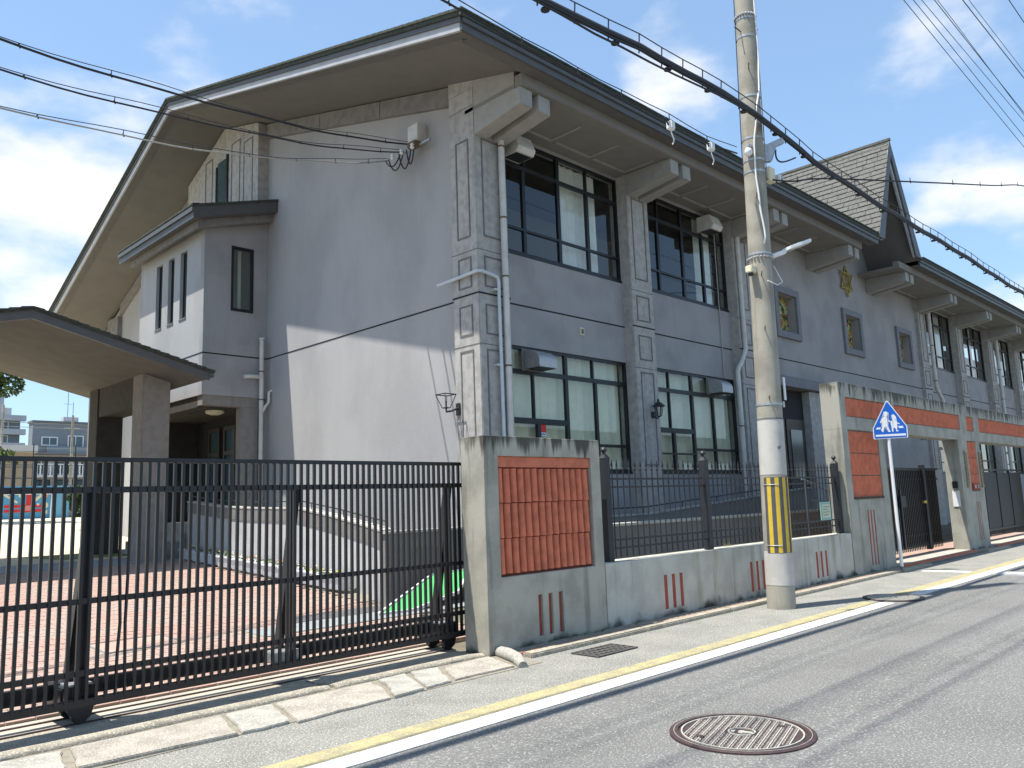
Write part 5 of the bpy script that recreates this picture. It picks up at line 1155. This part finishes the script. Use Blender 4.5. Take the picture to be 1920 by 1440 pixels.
# ---------------------------------------------------------------- manholes and road drain
def manhole(name, label, cx, cy, R, z, rot, detail):
    t = thing(name, label, 'manhole cover', (cx, cy, z))
    MB().lathe((cx, cy, z-.03), [(R, 0), (R, .036), (R*.985, .04), (R*.885, .04), (R*.88, .03), (R*.5, .028), (.01, .028)], 64).build('frame', M_iron_lid, t)
    m = MB(); n = 64
    def rg(m, r, w, h, z0=0):
        vs = []
        for k in range(n):
            a = 2*math.pi*k/n
            for rr_, zz_ in ((r, z0), (r, z0+h), (r+w, z0+h), (r+w, z0)): vs.append((cx+rr_*math.cos(a), cy+rr_*math.sin(a), z+zz_))
        m.add(vs, [(4*k+j, 4*((k+1) % n)+j, 4*((k+1) % n)+(j+1) % 4, 4*k+(j+1) % 4) for k in range(n) for j in range(4)])
    lid = MB().lathe((cx, cy, z-.02), [(R*.86, 0), (R*.86, .022), (.01, .022)], 64).build('lid', M_iron_lid, t)
    rg(m, R*.82, R*.02, .008, .002); rg(m, R*.17, R*.02, .008, .002); rg(m, R*.935, R*.006, .002, .0105)
    m.build('lid_ring', M_iron_hi, lid)
    ca, sa = math.cos(rot), math.sin(rot); RR = R*.81; step = R*.118
    def loc(u, v, h=0): return (cx+u*ca-v*sa, cy+u*sa+v*ca, z+h)
    m = MB(); s2 = MB()
    for k in range(-7, 8):
        u = k*step; L = math.sqrt(max(0, RR*RR-u*u))
        if L > .05:
            segs = [(-L, L)] if abs(u) > R*.2 else [(-L, -math.sqrt((R*.2)**2-u*u)), (math.sqrt((R*.2)**2-u*u), L)]
            for a, b in segs:
                w = R*.0075; m.hexa([loc(u-w, a, .001), loc(u+w, a, .001), loc(u+w, b, .001), loc(u-w, b, .001)], [loc(u-w, a, .009), loc(u+w, a, .009), loc(u+w, b, .009), loc(u-w, b, .009)])
        uc = u+step/2; v = -RR; q = 0
        while v < RR:
            if math.hypot(abs(uc)+step*.4, v) < RR and math.hypot(uc, v) > R*.24:
                for (du, dv, hw, hl) in ((-.25, 0, .10, .22), (.22, .12, .13, .10), (.2, -.2, .12, .08)):
                    U = uc+du*step; V = v+dv*step*(1 if q % 2 else -1); w = hw*step; l_ = hl*step
                    s2.hexa([loc(U-w, V-l_, .001), loc(U+w, V-l_, .001), loc(U+w, V+l_, .001), loc(U-w, V+l_, .001)], [loc(U-w*.8, V-l_*.8, .008), loc(U+w*.8, V-l_*.8, .008), loc(U+w*.8, V+l_*.8, .008), loc(U-w*.8, V+l_*.8, .008)])
            v += step*.78; q += 1
    m.build('lid_ribs', M_iron_hi, lid); s2.build('lid_studs', mat('stud_iron', (.42, .38, .33), .55, .5, 60, metal=.2) if 'stud_iron' not in MATS else MATS['stud_iron'], lid, kind='stuff')
    m = MB(); m.lathe((cx, cy, z+.002), [(R*.055, 0), (R*.05, .007), (.005, .007)], 20)
    for a in (0, math.pi): 
        m.hexa([loc(math.cos(a)*R*.07-.012, -.02, .002), loc(math.cos(a)*R*.15, -.012, .002), loc(math.cos(a)*R*.15, .012, .002), loc(math.cos(a)*R*.07-.012, .02, .002)], [loc(math.cos(a)*R*.07-.012, -.02, .008), loc(math.cos(a)*R*.15, -.012, .008), loc(math.cos(a)*R*.15, .012, .008), loc(math.cos(a)*R*.07-.012, .02, .008)])
    m.build('lid_emblem', M_iron_hi, lid)
    for a in (2.6, -.5):
        MB().lathe((cx+R*.64*math.cos(a), cy+R*.64*math.sin(a), z+.002), [(R*.055, 0), (R*.055, .009)], 8).build('key_hole', M_iron_lid, lid)
    return t
manhole('manhole_cover', 'large round cast iron manhole cover with ribbed pattern in the near road', 4.83, 2.84, .455, crown(2.84)-.024, math.radians(-73.4), 1)
manhole('manhole_cover', 'smaller worn manhole cover interrupting the painted edge lines beyond the pole', 11.9, 4.47, .40, .006, math.radians(10), 0)
t = thing('road_drain', 'rectangular iron drain grate at the kerb in front of the gate pillar', 'drain grate', (6.54, 5.34, 0))
MB().add([(6.22, 5.14, .003), (6.86, 5.14, .003), (6.86, 5.50, .003), (6.22, 5.50, .003)], [(0, 1, 2, 3)]).build('pit', M_joint, t)
m = MB()
for k in range(9): m.box(6.23+k*.076, 6.25+k*.076, 5.15, 5.49, .004, .014)
for k in range(5): m.box(6.22, 6.86, 5.145+k*.083, 5.16+k*.083, .0045, .0145)
m.build('grate', mat('grate_steel', (.16, .15, .135), .7, .3, 30, metal=.3), t)
# ---------------------------------------------------------------- playground and the town behind
t = thing('mural_wall', 'blue playground wall painted with red figures, dots and tools', 'wall', (8, 45, 1.55))
MB().box(-8, 13.2, 45, 45.2, 1.5, 3.15).build('wall', M_mural, t)
MB().box(12.45, 13.2, 44.98, 44.999, 1.55, 3.15).build('pale_end', mat('mural_pale', (.16, .42, .62), .8), t)
def blob(x0, x1, z0, z1, mt, nm='painted_shape', y=44.985): return MB().box(x0, x1, y, 44.999, z0, z1).build(nm, mt, t)
def disc(x, z, r, mt): 
    MB().add([(x+r*math.cos(a*math.pi/10), 44.984, z+r*math.sin(a*math.pi/10)) for a in range(20)], [tuple(range(20))]).build('painted_dot', mt, t)
blob(10.35, 11.95, 1.88, 2.02, M_red); blob(10.35, 11.95, 2.10, 2.24, M_red); blob(11.25, 11.65, 1.95, 2.2, M_pink, y=44.98); blob(11.28, 11.55, 2.24, 2.75, M_red); disc(11.42, 2.82, .11, M_pink)
for x, z, r, mt in ((12.12, 2.66, .12, M_pink), (12.1, 2.2, .16, M_cream), (12.12, 1.86, .12, M_cream), (11.05, 2.7, .12, M_cream), (10.25, 2.98, .09, M_cream), (11.8, 2.25, .06, M_white), (9.6, 2.5, .2, M_red), (8.8, 2.2, .25, M_cream)): disc(x, z, r, mt)
for (a, b, w, mt) in (((10.3, 2.75), (10.9, 2.35), .10, M_cream), ((11.6, 2.4), (11.95, 2.7), .14, M_cream), ((11.6, 3.0), (12.0, 3.02), .10, M_cream), ((8.9, 2.7), (9.5, 2.2), .12, M_white)): MB().bar((a[0], 44.985, a[1]), (b[0], 44.985, b[1]), .01, w, (1, 0, 0)).build('painted_shape', mt, t)
t = thing('football_goal', 'white football goal frame in front of the blue mural wall', 'goal', (11, 44.2, 1.55))
MB().tube([(12.2, 44.3, 1.55), (12.2, 44.3, 2.75), (8.6, 44.3, 2.75), (8.6, 44.3, 1.55)], .035, 8).build('frame', M_white, t)
def leafball(parent, c, R, n, s, mt, seed, name='crown', flat=.8):
    rd = random.Random(seed); m = MB(); lumps = [(Vector(c)+Vector((rd.gauss(0, .5)*R[0], rd.gauss(0, .5)*R[1], rd.gauss(0, .45)*R[2])), rd.uniform(.25, .5)) for _ in range(16)]
    for _ in range(n):
        lc, lr = rd.choice(lumps); d = Vector((rd.gauss(0, 1), rd.gauss(0, 1), rd.gauss(0, 1))).normalized()*rd.uniform(.55, 1)**.5
        p = lc+Vector((d.x*R[0], d.y*R[1], d.z*R[2]))*lr
        u = Vector((rd.gauss(0, 1), rd.gauss(0, 1), rd.gauss(0, 1))).normalized(); v = u.cross(Vector((rd.gauss(0, 1), rd.gauss(0, 1), 1))).normalized(); q = s*rd.uniform(.6, 1.3)
        m.add([p-u*q, p-v*q*.6, p+u*q, p+v*q*.6], [(0, 1, 2, 3)])
    return m.build(name, mt, parent, kind='stuff')
t = thing('broadleaf_tree', 'leafy green tree at the left edge behind the portico', 'tree', (8.0, 42, 1.5))
MB().tube([(8.0, 42, 1.4), (8.05, 42, 4), (8.1, 42.1, 6.5), (8.2, 42.1, 8.6)], [.28, .22, .16, .06], 10).build('trunk', M_bark, t, smooth=True)
for a, b in (((8.05, 42, 5), (9.2, 42.2, 7.8)), ((8.1, 42, 6), (6.8, 41.6, 8)), ((8.1, 42.1, 6.6), (8.6, 43, 9))): MB().tube([a, b], [.09, .03], 6).build('branch', M_bark, t)
leafball(t, (8.0, 42, 8.0), (1.45, 1.7, 1.2), 8000, .11, M_leaf, 4)
t = thing('garden_shrub', 'green shrub at the right end of the blue mural wall', 'shrub', (13.7, 45, 1.5))
MB().tube([(13.75, 45, 1.4), (13.8, 45, 2.4)], .06, 6).build('stem', M_bark, t); leafball(t, (13.8, 45, 2.3), (.75, .6, .85), 2600, .08, M_leaf, 9, 'foliage')
t = thing('garden_shrub', 'pale green shrub at the left edge beside the tan wall', 'shrub', (12.2, 56, 1.5))
MB().tube([(12.2, 56, 1.4), (12.2, 56, 4)], .08, 6).build('stem', M_bark, t); leafball(t, (12.2, 56, 5.2), (.8, .8, 1.0), 1500, .12, M_leaf2, 10, 'foliage')
t = thing('boundary_wall', 'grey boundary wall beside the shrub behind the playground', 'wall', (16, 46, 1.5)); MB().box(13.3, 26, 46.5, 46.7, 1.5, 3.15).build('wall', M_grey1, t); MB().box(13.25, 26, 46.45, 46.75, 3.151, 3.22).build('coping', M_conc, t)
t = thing('mesh_fence', 'tall thin net fence behind the mural wall', 'fence', (10, 47, 1.5)); m = MB()
for k in range(16): m.tube([(-6+k*2.0, 47, 1.5), (-6+k*2.0, 47, 5.4)], .03, 5)
for z in (3.6, 4.3, 5.0): m.tube([(-6, 47, z), (24, 47, z)], .014, 5)
m.build('net_frame', M_iron, t)
def bwin(parent, x0, x1, z0, z1, y, fr=M_white, gl=M_glassd):
    w = MB(); e = (x1-x0)*.06+.02; w.box(x0-e, x1+e, y-.08, y-.001, z0-e, z0); w.box(x0-e, x1+e, y-.08, y-.001, z1, z1+e); w.box(x0-e, x0, y-.08, y-.001, z0, z1); w.box(x1, x1+e, y-.08, y-.001, z0, z1); w.box((x0+x1)/2-.03, (x0+x1)/2+.03, y-.07, y-.041, z0, z1)
    w = w.build('window', fr, parent); MB().box(x0, x1, y-.04, y-.001, z0, z1).build('pane', gl, w); return w
t = thing('tan_building', 'low tan building with grey roof edge seen between the gate bars at the left', 'building', (14, 60, 1.5))
MB().box(13.6, 15.38, 60, 70, 1.5, 5.9).build('wall', M_tan, t); MB().box(12.6, 15.5, 59.7, 70.4, 5.901, 6.35).build('roof_edge', M_grey2, t); MB().box(12.4, 13.595, 60.05, 70, 1.5, 5.9).build('side_wall', M_cream, t)
for z in (4.9, 4.2): MB().box(13.62, 15.37, 59.97, 59.999, z, z+.04).build('cladding_joint', M_groove, t)
t = thing('grey_house', 'modern flat grey house with a recessed balcony and roof antenna', 'building', (28, 90, 1.6))
MB().box(22.8, 42, 90, 91.4, 5.6, 11.1).build('upper_wall', M_grey1, t); MB().box(23.6, 42, 91, 91.8, 1.5, 5.599).build('lower_wall', M_grey2, t); MB().box(22.7, 42.2, 89.8, 91.6, 11.101, 11.3).build('parapet', M_groove, t)
bwin(t, 23.7, 25.0, 8.9, 9.6, 90); bwin(t, 26.1, 27.4, 8.2, 9.8, 90); bwin(t, 28.4, 30, 8.2, 9.8, 90)
MB().box(24.0, 30, 89.2, 89.3, 7.6, 8.7).build('balcony_front', mat('balcony_glass', (.20, .26, .28), .3), t); MB().box(24.0, 30, 89.3, 89.999, 7.5, 7.6).build('balcony_floor', M_grey1, t)
MB().box(25.6, 27.0, 90.2, 91.2, 11.301, 11.8).build('roof_unit', M_grey2, t); m = MB(); m.tube([(26.1, 90.7, 11.8), (26.1, 90.7, 14.4)], .03, 5); m.tube([(26.6, 90.7, 11.8), (26.6, 90.7, 13.4)], .03, 5); m.tube([(25.7, 90.7, 13.2), (26.5, 90.7, 13.2)], .02, 5); m.build('antenna', M_groove, t)
for k in range(4): bwin(t, 24.6+k*1.5, 25.5+k*1.5, 3.0, 5.0, 91)
t = thing('balcony_house', 'white balcony railings and shop front of a pale house below the grey house', 'building', (21, 75, 1.6))
MB().box(18.9, 30, 75.8, 84, 1.5, 7.0).build('wall', M_grey2, t); MB().box(18.8, 30, 74.9, 75.799, 5.0, 5.12).build('balcony_slab', M_white, t); MB().box(18.8, 30, 74.9, 75.799, 6.85, 7.0).build('canopy', M_groove, t)
b0 = MB().box(18.9, 19.0, 74.92, 74.98, 5.121, 6.0).build('baluster', M_white, t)
for k in range(1, 44): inst(b0, (k*.25, 0, 0))
MB().box(18.8, 30, 74.91, 74.99, 6.001, 6.08).build('balcony_rail', M_white, t)
for k in range(5): bwin(t, 19.4+k*1.8, 20.5+k*1.8, 5.3, 6.6, 75.8); bwin(t, 19.2+k*1.8, 20.6+k*1.8, 3.2, 4.7, 75.8, M_iron)
MB().box(19.6, 30, 74.6, 75.799, 3.5, 3.75).build('awning', M_white, t)
t = thing('apartment_tower', 'tall pale apartment tower with stacked balconies at the left edge', 'building', (42, 200, 2))
MB().box(36, 45.8, 204, 220, 1.5, 30.5).build('tower_wall', M_grey2, t); MB().box(34, 48.2, 200, 203.999, 1.5, 24).build('balcony_wall', M_grey1, t)
for k in range(7): MB().box(33.5, 49.0, 198.6, 199.999, 22.9-k*3.0, 24.1-k*3.0).build('balcony', M_grey2, t); bwin(t, 43.2, 45.8, 20.7-k*3.0, 22.6-k*3.0, 200); bwin(t, 39.2, 42, 20.7-k*3.0, 22.6-k*3.0, 200)
MB().box(45.8001, 47.8, 206, 210, 22.5, 26.5).build('roof_tank', M_white, t); MB().box(44.3, 44.9, 203.9, 203.999, 27, 28.8).build('stair_window', M_glassd, t)
for (x, y, h, lb) in ((17.9, 61, 8.6, 'thin grey service pole in front of the grey house'), (13.9, 62, 9.2, 'thin service pole at the left edge in front of the tower')):
    t = thing('service_pole', lb, 'utility pole', (x, y, 1.5), 'distant service poles'); MB().tube([(x, y, 1.5), (x, y, h)], [.11, .08], 8).build('shaft', M_polec, t); MB().bar((x-.5, y, h-.9), (x+.5, y, h-.9), .06).build('crossarm', M_galv, t)
t = thing('distant_wires', 'thin wires strung between the distant service poles', 'wire', (14, 61, 8)); m = MB()
for z in (8.3, 8.0, 6.6): m.tube([Vector((x, 61.5, z-.3*math.sin(math.pi*(x+10)/60))) for x in range(-10, 50, 4)], .02, 4)
m.build('wire', M_groove, t)
# weeds on the fence wall
t = thing('weed_tuft', 'dry pale weed tuft on the low wall beside the middle fence post', 'weed', (10.6, 6.3, .76)); rd = random.Random(8); m = MB()
for _ in range(26):
    x = 10.75+rd.uniform(-.12, .12); y = 6.32; h = rd.uniform(.05, .2); dx = rd.uniform(-.06, .06); m.add([(x, y, .76), (x+.006, y, .76), (x+dx+.003, y+rd.uniform(-.03, .03), .76+h)], [(0, 1, 2)])
m.build('blades', mat('dry_grass', (.35, .33, .15), .8), t, kind='stuff')

# small weeds and grit where the wall meets the gutter
t = thing('gutter_weeds', 'small green weeds sprouting along the foot of the low wall', 'weeds', (10, 6.03, .03)); rd = random.Random(12); m = MB()
for _ in range(34):
    X = rd.uniform(5.9, 16.2); Yc = rd.uniform(6.0, 6.045)
    for _k in range(rd.randint(4, 12)):
        a = rd.uniform(0, 6.28); h = rd.uniform(.015, .06); dx = math.cos(a)*h*.7; dy = -abs(math.sin(a))*h*.7; x = X+rd.uniform(-.04, .04)
        m.add([(x-.004, Yc, .02), (x+.004, Yc, .02), (x+dx+.002, Yc+dy, .02+h)], [(0, 1, 2)])
m.build('blades', M_leaf2, t, kind='stuff')
